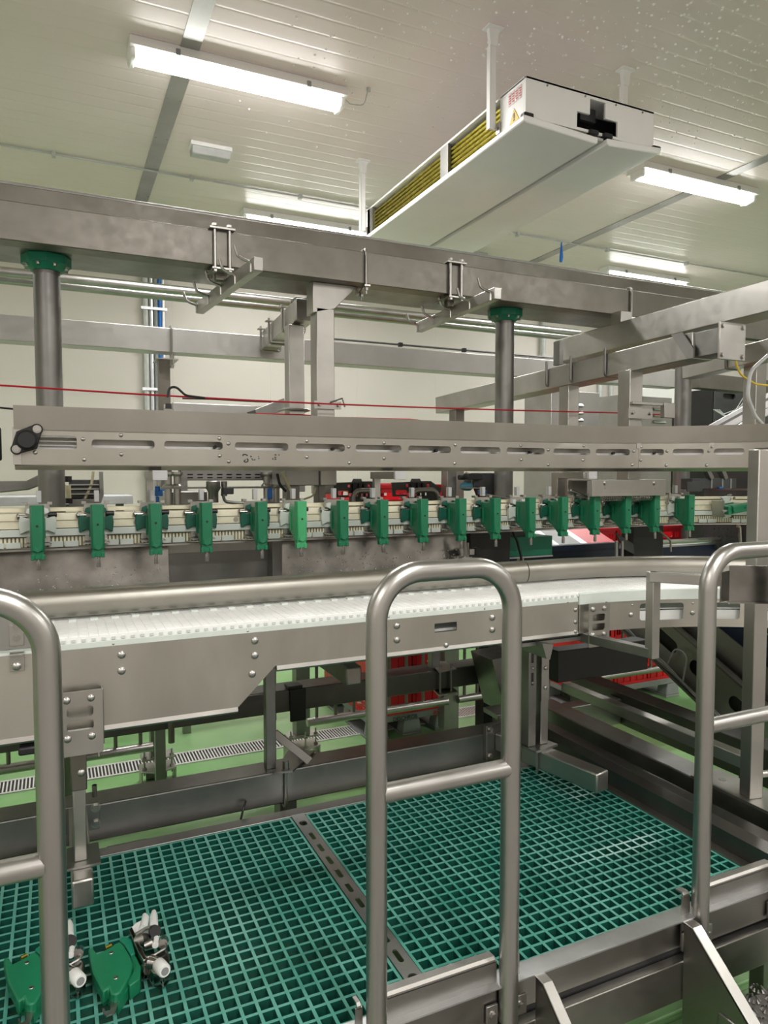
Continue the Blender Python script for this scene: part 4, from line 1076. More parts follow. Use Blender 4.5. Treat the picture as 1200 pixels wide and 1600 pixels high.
# cantilever at the right, turned, with its post pair
re = Vector((1.845, 2.03, .50)); dirb = Vector((-.206, .979, 0))
rz = math.atan2(.206, .979)
t = thing('cantilever_tube', (1.8, 2.3, .5), 'short square tube jutting out over the back corner of the right grating', 'bracket')
rt0, rt1 = .525, .600
pE = at(942, 1222, 'Z', (rt0 + rt1) / 2)
pS = pE + dirb * .52
MB().bar(pE, pS, .070, rt1 - rt0).build('tube', 'steel', t, .006)
MB().cbox((pS.x, pS.y + .01, .565), (.17, .02, .15), rz=rz).build('clamp_face', 'steel_dark', t, .002)
b_ = ML()
for s in (-.065, .065):
    for z in (.51, .625): b_.hexbolt((pS.x + s * math.cos(rz), pS.y - .002 + s * math.sin(rz), z), (.2, -.97, 0), .010, .01)
b_.build('clamp_bolt', 'steel', t)
pP = pE + dirb * .33
for k in (.28, .38):
    c = pE + dirb * k; s = Vector((dirb.y, -dirb.x, 0)) * .042
    MB().tube([c - s + Vector((0, 0, rt1 - .56 + .01 - .0 + .0 - .01)), c - s + Vector((0, 0, -.05))], .005, 6).build('clamp_rod', 'steel', t)
lg = thing('conveyor_leg', (pP.x, pP.y, rt1), 'slotted double post carrying the conveyor just right of the middle hoop', 'leg')
zt_ = zV0 - .02
MB().cbox((pP.x, pP.y, rt1 + .005), (.13, .13, .009), rz=rz).build('foot_plate', 'steel_dark', lg)
for s, nm, mt in ((-.034, 'slotted_post', 'steel_dark'), (.026, 'flat_post', 'steel'),):
    x = pP.x + s
    MB().box(x - .020, x + .018, pP.y - .03, pP.y + .03, rt1 + .01, zt_).build(nm, mt, lg, .003)
MB().box(pP.x + .004, pP.x + .040, pP.y - .036, pP.y - .031, .79, zt_).build('sleeve_plate', 'steel', lg)
b_ = ML()
for z in (.845, .925): b_.bolt((pP.x + .022, pP.y - .036, z), (0, -1, 0), .009, .008)
for z in (.87, .93): b_.bolt((pP.x - .036, pP.y - .03, z), (0, -1, 0), .006, .006)
b_.build('post_bolt', 'steel_bright', lg)
b_ = ML()
for z in (.86, .95, 1.02): b_.box(pP.x - .042, pP.x - .032, pP.y - .0312, pP.y - .029, z, z + .05)
b_.build('post_slot', 'black', lg)
MB().box(pP.x + .060, pP.x + .095, pP.y + .05, pP.y + .12, .45, zt_).build('rear_post', 'steel_dark', lg, .003)
# trough shaped carrier plate under the bend bracket
MB().prism([(1.58, zV0 - .012), (1.60, zV0 - .07), (1.615, zV0 - .075), (1.63, zV0 - .02)], 2.05, 2.52, 'Y').build('support_channel', 'steel_dark', lg)
MB().box(1.45, 1.84, 2.09, 2.40, zV0 - .028, zV0 - .014).build('support_plate', 'steel_dark', lg)

# block ended tube under the conveyor
xx0, xx1 = at(541, 1058, 'Y', 2.2).x, at(566, 1058, 'Y', 2.2).x
zz0, zz1 = at(553, 1072, 'Y', 2.2).z, at(553, 1042, 'Y', 2.2).z
tag(MB().box(xx0, xx1, 2.2, 2.9, zz0, zz1).build('cross_bearer', 'steel_beam', bevel=.008), 'square tube end poking out under the conveyor beside the middle hoop', 'frame tube')
# dark rear tube
ry = 3.1
rz1, rz0 = at(480, 1074, 'Y', ry).z, at(480, 1108, 'Y', ry).z
t = thing('rear_frame_tube', (.9, ry, rz0), 'dark horizontal tube behind the conveyor, crossing the red crates', 'frame tube')
rxe = at(826, 1040, 'Y', ry).x
MB().box(-1.4, rxe, ry, ry + .13, rz0, rz1).build('tube', 'steel_kerb_shade', t, .005)  # darker steel puts the shade behind the conveyor into the colour
xc = at(463, 1080, 'Y', ry - .01).x
MB().box(xc - .03, xc + .045, ry - .016, ry - .002, rz0 - .045, rz1 + .005).box(xc - .04, xc + .03, ry - .014, ry + .05, rz1 + .004, rz1 + .018).build('clamp_face', 'black', t, .003)
xc = at(700, 1050, 'Y', ry - .01).x
ML().prism([(xc - .08, ry - .06), (xc + .03, ry - .045), (xc + .05, ry + .1), (xc - .03, ry + .16)], rz1 + .004, rz1 + .009, 'Z').prism([(xc - .08, ry - .06), (xc + .04, ry - .045), (xc + .06, ry + .1), (xc - .03, ry + .16)], rz0 - .012, rz0 - .006, 'Z').build('clamp_plate', 'steel', t)
b_ = ML()
for x in (xc - .05, xc + .012): b_.cyl((x, ry - .02, rz0 - .02), (x, ry - .02, rz1 + .03), .006, 8)
b_.build('clamp_rod', 'steel_dark', t)
MB().box(xc - .075, xc - .03, ry + .02, ry + .07, rz1, 1.0).build('upright', 'steel_dark', t, .003)
# upright with strut standing on the platform tube
x0 = at(416, 1130, 'Y', 2.54).x; x1 = at(431, 1130, 'Y', 2.54).x
t = thing('strut_post', (x0, 2.56, z1), 'thin upright on the platform tube with a short diagonal strut', 'post')
MB().box(x0, x1, 2.54, 2.58, z1, 1.08).build('upright', 'steel_dark', t, .002)
MB().bar((x1, 2.56, at(430, 1148, 'Y', 2.54).z), (x1 + .12, 2.50, z1 + .02), .03, .02, (0, 1, 0)).build('strut', 'steel_dark', t, .002)
# machine legs standing on the floor with bolted feet
def machine_leg(pxl, pxr, pybase, label, top=1.0, holes=True):
    g = at((pxl + pxr) / 2, pybase, 'Z', 0)
    x0 = at(pxl, pybase - 40, 'Y', g.y).x; x1 = at(pxr, pybase - 40, 'Y', g.y).x
    t = thing('machine_leg', ((x0 + x1) / 2, g.y, 0), label, 'leg', 'machine legs on bolted feet')
    o = rrect(x0, x1, .155, top, .003, 1)
    W = x1 - x0
    hh = [circ((x0 + x1) / 2 + W * .08, .34, W * .22), rrect(x0 + W * .3, x1 - W * .3, .42, .435, .006, 2)] if holes else []
    MB().plate(o, hh, lambda u, v, t_: Vector((u, g.y - .03 + .006 * t_, v)), 1).box(x0, x0 + .006, g.y - .024, g.y + .05, .155, top).box(x1 - .006, x1, g.y - .024, g.y + .05, .155, top).build('channel', 'steel_dark', t)
    MB().prism([(x0 - .05, g.y - .05), (x1 + .05, g.y - .05), (x1 + .05, g.y + .05), ((x0 + x1) / 2, g.y + .1), (x0 - .05, g.y + .05)], .145, .153, 'Z').build('head_plate', 'steel', t)
    f = MB().prism([(x0 - .055, g.y - .06), ((x0 + x1) / 2, g.y - .1), (x1 + .055, g.y - .06), (x1 + .055, g.y + .06), (x0 - .055, g.y + .06)], .085, .095, 'Z')
    f.box(x0 - .055, x0 - .047, g.y - .06, g.y + .06, 0, .086).box(x1 + .047, x1 + .055, g.y - .06, g.y + .06, 0, .086).box(x0 - .02, x1 + .02, g.y + .05, g.y + .058, 0, .086)
    f.build('foot_bracket', 'steel', t, .002)
    b_ = ML()
    for x, y in ((x0 - .035, g.y - .03), (x1 + .035, g.y - .03), ((x0 + x1) / 2, g.y - .07)): b_.cyl((x, y, .06), (x, y, .19), .005, 8); b_.hexbolt((x, y, .153), (0, 0, 1), .011, .012); b_.hexbolt((x, y, .095), (0, 0, 1), .011, .01)
    b_.build('foot_bolt', 'steel_bright', t)
machine_leg(235, 257, 1222, 'left machine leg on a bolted foot next to the floor drain')
machine_leg(461, 482, 1186, 'right machine leg on a bolted foot, in front of the red crates')
tag(MB().cyl((at(268, 1160, 'Y', 3.0).x, 3.0, 1.03), at(268, 1160, 'Y', 3.0), .013, 10).build('drain_spout', 'steel_beam'), 'short steel pipe stub hanging below the conveyor right of the left machine leg', 'pipe')
# square leg beside the crates
g = at(708, 1142, 'Z', 0); x0 = at(694, 1100, 'Y', 3.75).x; x1 = at(717, 1100, 'Y', 3.75).x
t = thing('square_support', (x0, 3.75, 0), 'broad square leg at the right side of the red crates', 'leg')
MB().box(x0, x1, 3.75, 3.83, .12, 1.15).build('tube', 'steel_dark', t, .004)
MB().cyl(((x0 + x1) / 2, 3.79, 0), ((x0 + x1) / 2, 3.79, .12), .014, 10).cyl(((x0 + x1) / 2, 3.79, 0), ((x0 + x1) / 2, 3.79, .012), .04, 14).build('levelling_foot', 'steel_bright', t)
# low fence with bars
def fence(xa, xb, label, n):
    Y = 3.735; z = .31
    t = thing('barred_fence', ((xa + xb) / 2, Y, z), label, 'fence', 'barred rails behind the conveyor')
    MB().cyl((xa, Y, z), (xb, Y, z), .024, 14).build('bottom_rail', 'steel_bright', t)
    MB().cyl((xa, Y, 1.02), (xb, Y, 1.02), .024, 14).build('top_rail', 'steel_bright', t)
    for k in range(n):
        x = xa + (xb - xa) * (k + .5) / n
        MB().cyl((x, Y, z), (x, Y, 1.02), .0095, 10).build('bar', 'steel_beam', t)
fx = lambda px: at(px, 1120, 'Y', 3.735).x
fence(-1.0, fx(238), 'barred fence rail left of the left machine leg', 12)
fence(fx(480), fx(699), 'barred fence rail in front of the red crates on their pallet', 8)
fence(fx(715), fx(775), 'short barred fence rail between the square leg and the grey hopper', 3)
fence(fx(936), fx(1068), 'barred fence rail in front of the crates at right', 6)
# floor drain
dy = at(250, 1190, 'Z', 0).y
t = thing('floor_drain', (1.5, 4.28, 0), 'long white slotted drain grate let into the green floor', 'drain')
b_ = MB().box(-3, 6, 4.20, 4.215, .0, .006).box(-3, 6, 4.365, 4.38, .0, .006)
x = -1.2
while x < 4.6: b_.box(x, x + .0075, 4.21, 4.37, .0, .006); x += .0185
b_.build('grate', 'galv_white', t)
MB().box(-3, 6, 4.21, 4.37, .0, .0012).build('channel', 'black', t)

tag(MB().tube(fillet([at(384, 1252, 'Y', 2.5), at(380, 1264, 'Y', 2.47), at(376, 1282, 'Y', 2.47)], .05), .004, 8).build('black_cable', 'black'), 'thin black cable end hanging from the long platform tube near the strut post', 'cable')
# ============================================================ crates on pallets
def pallet(x0, x1, y0, y1, label):
    t = thing('plastic_pallet', ((x0 + x1) / 2, (y0 + y1) / 2, 0), label, 'pallet', 'grey plastic pallets')
    MB().box(x0, x1, y0, y1, .105, .15).build('deck', 'mid_grey', t, .006)
    for yy in (y0, (y0 + y1) / 2 - .05, y1 - .1): 
        for xx in (x0, (x0 + x1) / 2 - .07, x1 - .14):
            MB().prism([(xx, .012), (xx + .14, .012), (xx + .125, .105), (xx + .015, .105)], yy, yy + .1, 'Y').build('block', 'mid_grey', t, .01)
    for xx in (x0, (x0 + x1) / 2 - .07, x1 - .14): MB().box(xx, xx + .14, y0, y1, 0, .014).build('runner', 'mid_grey', t, .003)
    return t
def make_crate(w_, d_, h_, mat):
    root = thing('red_crate', (0, 0, 0), '', 'crate')
    th = .014
    fr = lambda y, s: MB().plate([(-w_ / 2, 0), (w_ / 2, 0), (w_ / 2, h_), (-w_ / 2, h_)], [rrect(-.07, .07, h_ * .62, h_ * .80, .015, 3)] + [rrect(-w_ * .46 + i * w_ * .068, -w_ * .46 + i * w_ * .068 + .018, h_ * .62, h_ * .80, .004, 1) for i in (0, 1, 2, 11, 12)], lambda u, v, t_: Vector((u, y + s * th * t_, v)), 1)
    body = fr(-d_ / 2, 1).build('front_wall', mat, root)
    fr(d_ / 2, -1).build('back_wall', mat, root)
    sd = lambda x, s: MB().plate([(-d_ / 2 + th, 0), (d_ / 2 - th, 0), (d_ / 2 - th, h_), (-d_ / 2 + th, h_)], [rrect(-.06, .06, h_ * .62, h_ * .80, .015, 3)], lambda u, v, t_: Vector((x + s * th * t_, u, v)), 1)
    sd(-w_ / 2, 1).build('side_wall', mat, root); sd(w_ / 2, -1).build('side_wall', mat, root)
    MB().box(-w_ / 2 + .01, w_ / 2 - .01, -d_ / 2 + .01, d_ / 2 - .01, .004, .014).build('bottom', mat, root)
    rim = MB()
    for z, e in ((h_ - .02, .010), (h_ * .5, .007), (.0, .008)):
        rim.box(-w_ / 2 - e, w_ / 2 + e, -d_ / 2 - e, -d_ / 2 + .004, z, z + .02).box(-w_ / 2 - e, w_ / 2 + e, d_ / 2 - .004, d_ / 2 + e, z, z + .02)
        rim.box(-w_ / 2 - e, -w_ / 2 + .004, -d_ / 2, d_ / 2, z, z + .02).box(w_ / 2 - .004, w_ / 2 + e, -d_ / 2, d_ / 2, z, z + .02)
    for i in range(5):
        x = -w_ / 2 + w_ * (i + .5) / 5
        rim.box(x - .006, x + .006, -d_ / 2 - .007, -d_ / 2 + .004, .01, h_ * .5).box(x - .006, x + .006, d_ / 2 - .004, d_ / 2 + .007, .01, h_ * .5)
    rim.build('ribs', mat, root)
    return root
PX0, PX1, PY0, PY1 = 1.78, 2.40, 4.06, 4.90
p1 = pallet(PX0, PX1, PY0, PY1, 'grey plastic pallet with dark lettering under the tall red crate stack')
# stencil on the pallet edge
fc = bpy.data.curves.new('lettering', 'FONT'); fc.body = 'CRAEMER'; fc.size = .04; fc.extrude = .0006; fc.align_x = 'LEFT'
HB = (.248)
ch1, ch2 = None, None
src1 = make_crate(.302, .83, HB - .004, 'red'); n_ = 0
side_src = None
rows = ['bottom', 'second', 'third', 'fourth', 'fifth', 'top']
for lvl in range(6):
    for k in range(2):
        c = src1 if n_ == 0 else copy_tree(src1)
        n_ += 1
        c.location = (PX0 + .155 + .31 * k, (PY0 + PY1) / 2, .151 + HB * lvl)
        c['label'] = '%s %s red crate of the tall stack, %s' % (('left', 'right')[k], rows[lvl], ('on the grey pallet behind the fence', 'on the grey pallet, beside the broad leg', 'hidden partly by the dark rear tube', 'behind the conveyor panel', 'behind the hanging carriers', 'its rim just under the slotted guard')[lvl])
        c['group'] = 'red crates in the tall stack'
# pale frost marks on the lowest crate side
b_ = MB()
for i in range(26):
    y = 4.1 + random.random() * .25; z = .20 + random.random() * .06
    b_.box(PX0 - .0105, PX0 - .009, y, y + random.uniform(.004, .03), z, z + random.uniform(.003, .008))
tgt = [o for o in COL.objects if o.name.startswith('red_crate')][0]
b_.build('scuff_marks', 'light_grey', tgt)
p2 = pallet(3.36, 4.34, 3.93, 4.75, 'grey plastic pallet under the red crates at right, behind the barred rail')
W2 = .322
n2 = 0; src2 = make_crate(W2 - .008, .80, .23, 'red')
for lvl in range(5):
    for k in range(3):
        c = src2 if n2 == 0 else copy_tree(src2); n2 += 1
        c.location = (3.36 + .163 + .326 * k, 4.34, .151 + .234 * lvl)
        c['label'] = '%s crate, %s layer of the red stack at right behind the barred rail' % (('left', 'middle', 'right')[k], ('bottom', 'second', 'third', 'fourth', 'top')[lvl])
        c['group'] = 'red crates in the right stack'
low = [o for o in list(COL.objects) if o.name.startswith('red_crate') and 'bottom layer' in o['label']]
for x, z, k in ((3.48, .30, 0), (3.90, .26, 1), (4.16, .22, 2)):
    MB().prism([(x, z), (x + .07, z + .01), (x + .06, z + .05), (x + .03, z + .06)], 3.925, 3.932, 'Y').build('paper_label', 'light_grey', low[k])
# lettering on the pallet edge
def lettering(txt, x, y, z, size, mat, parent, name='lettering'):
    c = bpy.data.curves.new(name, 'FONT'); c.body = txt; c.size = size; c.extrude = .0006; c.space_character = .95
    tmp = bpy.data.objects.new(name, c); COL.objects.link(tmp)
    me = bpy.data.meshes.new_from_object(tmp); bpy.data.objects.remove(tmp); me.materials.clear(); me.materials.append(M[mat])
    o = bpy.data.objects.new(name, me); COL.objects.link(o)
    o.rotation_euler = (R(90), 0, 0); o.parent = parent; o.location = Vector((x, y, z)) - parent.location
    return o
bpy.data.curves.remove(fc)
lettering('DESCHROB', at(613, 1122, 'Y', PY0).x, PY0 - .008, .112, .036, 'black', p1)
lettering('8005807', at(676, 1110, 'Y', PY0).x, PY0 - .008, .112, .036, 'red', p1)

# ============================================================ two loose carriers lying on the grating
def zoompt(x, y, dx=0, dy=0): return x / 4.2857 + dx, 1400 + y / 4.2857 + dy
def loose(dx, dy, label):
    o0 = at(*zoompt(740, 480, dx, dy), 'Z', DZ)
    root = thing('loose_carrier', (o0.x, o0.y, DZ), label, 'carrier', 'loose carriers on the grating')
    TOP = DZ + .050
    def poly(pts, zt): return [tuple(at(*zoompt(x, y, dx, dy), 'Z', zt))[:2] for x, y in pts]
    body = [(588, 352), (622, 341), (652, 386), (745, 338), (768, 318), (800, 302), (832, 330), (868, 392), (892, 455), (870, 520), (838, 585), (806, 640), (775, 660), (742, 650), (728, 610), (690, 640), (668, 600), (620, 505)]
    MB().prism(poly(body, TOP), DZ + .018, TOP, 'Z').build('body', 'green', root, .004)
    MB().prism(poly([(690, 640), (668, 600), (700, 590), (742, 612), (735, 648), (715, 625)], TOP - .01), DZ + .004, TOP - .012, 'Z').build('foot_notch', 'green', root, .002)
    MB().prism(poly([(798, 290), (830, 262), (885, 290), (905, 380), (875, 395), (830, 320)], TOP - .004), DZ + .002, TOP - .004, 'Z').build('pad', 'green_flange', root, .003)
    MB().prism(poly([(870, 395), (912, 400), (945, 470), (938, 550), (870, 600), (850, 580), (890, 500)], TOP - .012), DZ + .001, TOP - .012, 'Z').build('lower_body', 'green', root, .003)
    MB().prism(poly([(800, 640), (870, 560), (868, 600), (790, 720), (775, 700)], TOP - .02), DZ + .001, TOP - .02, 'Z').build('edge_flange', 'green', root, .002)
    b_ = ML()
    for x, y in ((745, 382), (776, 549)): b_.tube([at(*zoompt(x, y, dx, dy), 'Z', TOP - .001), at(*zoompt(x, y, dx, dy), 'Z', TOP - .001) + Vector((0, 0, .002))], [.0065, .005], 12)
    b_.build('screw', 'steel_bright', root)
    MB().cyl(at(*zoompt(705, 352, dx, dy), 'Z', TOP - .016), at(*zoompt(745, 332, dx, dy), 'Z', TOP - .016), .006, 10).build('pin', 'coil', root)
    hk = [(800, 640), (775, 690), (752, 765), (705, 788), (692, 752), (686, 748), (690, 790), (712, 800), (765, 778), (788, 715), (815, 650)]
    MB().prism(poly([(812, 632), (798, 690), (766, 775), (710, 797), (690, 775), (686, 748), (698, 745), (708, 778), (738, 762), (740, 700), (745, 655)], TOP - .018), TOP - .024, TOP - .020, 'Z').build('hook', 'steel_bright', root)
    # steel mechanism
    A = lambda x, y, z: at(*zoompt(x, y, dx, dy), 'Z', DZ + z)
    MB().prism(poly([(860, 222), (885, 205), (960, 370), (985, 420), (960, 432), (920, 360)], DZ + .055), DZ + .006, DZ + .055, 'Z').build('side_plate', 'steel_wet', root, .002)
    MB().prism(poly([(975, 410), (1120, 340), (1135, 380), (1138, 470), (1090, 520), (1010, 500)], DZ + .046), DZ + .004, DZ + .046, 'Z').build('block', 'steel_wet', root, .008)
    MB().tube([A(1005, 440, .05), A(1060, 450, .05)], [.016, .012], 14).build('roller_boss', 'steel_wet', root)
    d0, d1 = A(1060, 455, .050), A(1105, 505, .056)
    r_ = MB().tube([d0, d0.lerp(d1, .1), d0.lerp(d1, .9), d1], [.013, .0155, .0155, .013], 18).build('white_roller', 'white', root)
    MB().cyl(d1, d1 + (d1 - d0).normalized() * .001, .009, 14).build('roller_end', 'mid_grey', r_)
    MB().tube(fillet([A(905, 260, .06), A(1000, 205, .062), A(1050, 215, .06), A(1045, 260, .055)], .02), .0045, 8).build('wire_loop', 'steel_bright', root)
    MB().tube([A(915, 300, .05), A(950, 285, .056), A(980, 275, .05)], [.012, .014, .010], 12).build('swivel', 'steel_bright', root)
    MB().tube([A(975, 335, .045), A(1010, 318, .05), A(1030, 300, .045)], [.009, .011, .008], 12).build('cross_pin', 'steel_bright', root)
    MB().cyl(A(1030, 232, .056), A(1042, 238, .064), .014, 14).build('black_cap', 'black', root)
    MB().tube([A(1095, 300, .03), A(1092, 322, .05)], [.013, .011], 14).build('end_bush', 'steel_wet', root)
    MB().tube(fillet([A(965, 405, .052), A(1000, 412, .054), A(1115, 345, .054), A(1110, 320, .05)], .02), .003, 6).build('rim_wire', 'steel_bright', root)
    b_ = ML()
    for x, y in ((925, 375), (975, 480)): b_.tube([A(x, y, .03), A(x + 18, y + 12, .034)], [.014, .012], 12)
    b_.build('side_boss', 'steel_wet', root)
    MB().prism(poly([(865, 222), (905, 180), (960, 152), (1000, 195), (935, 235), (880, 245)], DZ + .045), DZ + .012, DZ + .045, 'Z').build('white_base', 'white', root, .003)
    for pts in (((960, 225), (975, 150), (968, 128)), ((1030, 200), (1030, 135), (1030, 105)), ((1040, 330), (1048, 260))):
        rr = [.011, .010, .006][:len(pts)] if len(pts) == 3 else [.008, .008]
        MB().tube([A(x, y, .05 - .004 * k) for k, (x, y) in enumerate(pts)], rr, 12).build('white_finger', 'white', root)
    return root
loose(0, 0, 'loose green carrier lying on the left grating, farther right of the two')
loose(-132, 15.5, 'loose green carrier lying on the left grating, partly behind the leftmost hoop post')

# ============================================================ right hand side
# tall square post on the side tube, with horizontal bars
X = 2.13
t = thing('side_tube', (2.2, 2.2, .5), 'dark square tube along the right side of the platform, carrying the tall square post', 'frame tube')
sz1 = at(1090, 1222, 'X', 2.13).z
MB().box(2.13, 2.25, 1.0, 2.85, .40, .575).build('tube', 'steel_dark', t, .005)
b_ = ML()
for y in (1.50, 1.78): b_.hexbolt((2.19, y, .575), (0, 0, 1), .014, .014)
MB().box(2.12, 2.26, 1.46, 1.86, .576, .586).build('base_plate', 'steel', t); b_.build('base_bolt', 'steel_bright', t)
q = at(1173, 1243, 'Z', .586); tpz = at(1173, 702, 'Y', q.y).z
wd = .052
t = thing('tall_post', (q.x, q.y, .586), 'tall square steel post at right, in front of the bent guard and belt', 'post')
MB().cbox((q.x, q.y, (.586 + tpz) / 2), (wd, wd, tpz - .586), rz=R(-12)).build('tube', 'steel', t, .003)
MB().cyl((q.x + .02, q.y - .01, tpz - .035), (q.x + .9, q.y - .25, tpz - .035), .017, 14).build('top_rail', 'steel_bright', t)
zl = at(1180, 1208, 'Y', q.y).z
MB().cyl((q.x + .02, q.y - .01, zl), (q.x + .9, q.y - .25, zl), .012, 12).build('low_rail', 'steel_bright', t)
# polished stop plate in front of it
A = at(1124, 883, 'Y', 1.55); B = at(1124, 940, 'Y', 1.55); 
t = thing('stop_plate', (A.x + .2, 1.5, B.z), 'polished bent steel plate fixed across the tall post', 'plate')
dv = Vector((math.cos(R(-30)), math.sin(R(-30)), 0)); nv = Vector((dv.y, -dv.x, 0))
for a, c, z0_, z1_, bend in ((.036, .60, B.z, A.z, 0),):
    p0 = Vector((A.x, 1.55, 0)) + dv * .03; p1 = p0 + dv * .62
    MB().bar(Vector((p0.x, p0.y, (A.z + B.z) / 2)), Vector((p1.x, p1.y, (A.z + B.z) / 2)), .004, A.z - B.z).build('plate', 'steel_wet', t, .001)
    pm = p0 - dv * .0
    b_ = MB().bar(Vector((p0.x, p0.y, (A.z + B.z) / 2 - .006)), Vector((p0.x, p0.y, (A.z + B.z) / 2 - .006)) + Vector((-.052, -.012, 0)), .004, (A.z - B.z) * .82)
    b_.build('folded_end', 'steel_wet', t, .002)
    MB().bar(Vector((p0.x, p0.y, B.z)) + nv * .0, Vector((p1.x, p1.y, B.z)), .03, .004).build('lower_fold', 'steel_wet', t)
# bent square tube frame before the bend
FYr = 1.80
fz1 = at(1018, 893, 'Y', FYr).z; fz0 = at(1018, 1028, 'Y', FYr).z; fx_ = at(1020, 950, 'Y', FYr).x
t = thing('tube_bracket', (fx_, FYr, fz0), 'mitred square tube bracket standing before the bend of the white belt', 'bracket')
en = at(1118, 912, 'Z', fz1 - .017)
MB().bar((fx_, FYr, fz1), (fx_, FYr, fz0), .034, .034, (0, 1, 0)).build('upright', 'steel', t, .002)
MB().bar((fx_ - .017, FYr, fz1 - .017), (en.x + .25, en.y - .18 , fz1 - .017), .034, .034).build('upper_arm', 'steel', t, .002)
MB().bar((fx_ + .0, FYr - .0, fz0 + .017), (fx_ - .10, FYr + .62, fz0 + .017), .034, .034).build('lower_arm', 'steel_dark', t, .002)
# slender rail along the right side
X = 2.19
t = thing('slender_rail', (X, 2.2, .7), 'slender square rail running from the slotted double post to the tall post', 'rail')
za_ = at(1150, 1183, 'X', X); zb_ = at(905, 1102, 'X', X)
MB().bar((X, q.y + .0, za_.z), (X, zb_.y + .1, za_.z), .05, .045).build('tube', 'steel', t, .003)
# heavy tubes further back at right
def tube_px(pa, pb, axis, v, wd, ht, label, mat='steel_dark', name='frame_tube', ext=(0, 0)):
    A = at(*pa, axis, v); B = at(*pb, axis, v)
    d = (B - A).normalized(); A = A - d * ext[0]; B = B + d * ext[1]
    return tag(MB().bar(A, B, wd, ht).build(name, mat, bevel=.004), label, 'frame tube')
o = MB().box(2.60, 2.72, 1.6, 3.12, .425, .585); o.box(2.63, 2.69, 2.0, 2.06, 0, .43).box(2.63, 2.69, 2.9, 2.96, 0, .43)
tag(o.build('frame_tube', 'steel_kerb_shade', bevel=.004), 'heavy dark tube with legs on the green floor behind the slender rail', 'frame tube')  # shade among the lower tubes painted in by the darker steel
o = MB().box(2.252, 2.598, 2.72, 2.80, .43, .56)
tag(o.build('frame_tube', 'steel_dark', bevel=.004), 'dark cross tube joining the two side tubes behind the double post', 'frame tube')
a = at(872, 1018, 'Y', 2.42); c = at(1012, 1046, 'Y', 2.42)
tag(MB().box(a.x, c.x, 2.42, 2.50, c.z, a.z).build('frame_tube', 'black', bevel=.004), 'black tube under the bend of the belt, just in front of the right crates', 'frame tube')
# grey hopper
hp = [(at(762, 1028, 'Y', 2.9).x, at(762, 1028, 'Y', 2.9).z), (at(852, 1010, 'Y', 2.9).x, at(852, 1010, 'Y', 2.9).z), (at(852, 1108, 'Y', 2.9).x, at(852, 1108, 'Y', 2.9).z), (at(783, 1112, 'Y', 2.9).x, at(783, 1112, 'Y', 2.9).z)]
tag(MB().prism(hp, 2.86, 3.06, 'Y').build('hopper', 'steel_dark', bevel=.003), 'dark grey hopper side sheet hanging behind the right post of the middle hoop', 'hopper')
t = thing('clamp_box', (1.6, 2.7, .5), 'dark bolted clamp box at the end of the long platform tube', 'bracket')
c = at(822, 1150, 'Y', 2.50)
MB().box(c.x - .06, c.x + .07, 2.50, 2.62, c.z - .08, c.z + .05).box(c.x - .08, c.x + .06, 2.60, 2.72, c.z + .05, c.z + .075).build('box', 'steel_dark', t, .004)
b_ = ML()
for dx_, dz_ in ((-.04, .03), (.05, .03), (-.04, -.06)): b_.hexbolt((c.x + dx_, 2.50, c.z + dz_), (0, -1, 0), .011, .01)
b_.build('box_bolt', 'steel', t)

# inclined conveyor with oblong slots, navy sides
IX = 3.0
ua = at(968, 900, 'X', IX); ub = at(1260, 1155, 'X', IX)
la = at(940, 945, 'X', IX); lb_ = at(1240, 1190, 'X', IX)
IH = (ua - la).dot(Vector((0, -(ub - ua).normalized().z, (ub - ua).normalized().y)).normalized()); IH = abs(IH)
ia = ua; ib = ub
t = thing('inclined_conveyor', ((ia.x + ib.x) / 2, (ia.y + ib.y) / 2, .4), 'inclined conveyor at right with oblong slots in its grey side and navy walls', 'conveyor')
dv = (ib - ia); Lc = dv.length; dv.normalize(); sv = Vector((dv.y, -dv.x, 0)).normalized(); 
if sv.x > 0: sv = -sv
uv = sv.cross(dv); 
if uv.z < 0: uv = -uv
hl = [rrect(x, x + .17, IH * .36, IH * .66, IH * .14, 5) for x in [.10 + .27 * i for i in range(12)] if x + .2 < Lc]
MB().plate([(0, 0), (Lc, 0), (Lc, IH), (0, IH)], hl, lambda u, v, t_: ia + dv * u + uv * (v - IH) - sv * (.004 * t_), 1).build('slotted_side', 'grey_panel', t)
MB().bar(ia - sv * .03 - uv * IH / 2, ib - sv * .03 - uv * IH / 2, .01, IH * .95, tuple(uv)).build('dark_backing', 'black', t)
MB().bar(ia + sv * .012 - uv * (IH + .005), ib + sv * .012 - uv * (IH + .005), .05, .012, tuple(uv)).build('lower_flange', 'steel_dark', t)
MB().bar(ia + sv * .010 - uv * .0, ib + sv * .010 - uv * .0, .04, .012, tuple(uv)).build('upper_flange', 'steel_dark', t)
MB().bar(ia - sv * .05 + uv * .04 + dv * .3, ib - sv * .05 + uv * .04, .01, .17, tuple(uv)).build('inner_guide', 'grey_panel', t)
MB().bar(ia - sv * .10 + uv * .17 + dv * .45, ib - sv * .10 + uv * .17, .012, .14, tuple(uv)).build('navy_wall', 'navy', t)
MB().bar(ia - sv * .40 + uv * .16 + dv * .55, ib - sv * .40 + uv * .16, .012, .30, tuple(uv)).build('navy_far_wall', 'navy', t)
for k in range(3):
    off = .012 * k
    MB().tube([ia + sv * (.02 + off * .6) + dv * (Lc * f) - uv * (IH - .005 - off + .006 * math.sin(f * 22 + k)) for f in [i / 24 for i in range(25)]], .0045, 6).build('cable', 'mid_grey' if k != 1 else 'light_grey', t)
c0 = ia + dv * (Lc * .42) + sv * .03 - uv * (IH - .03)
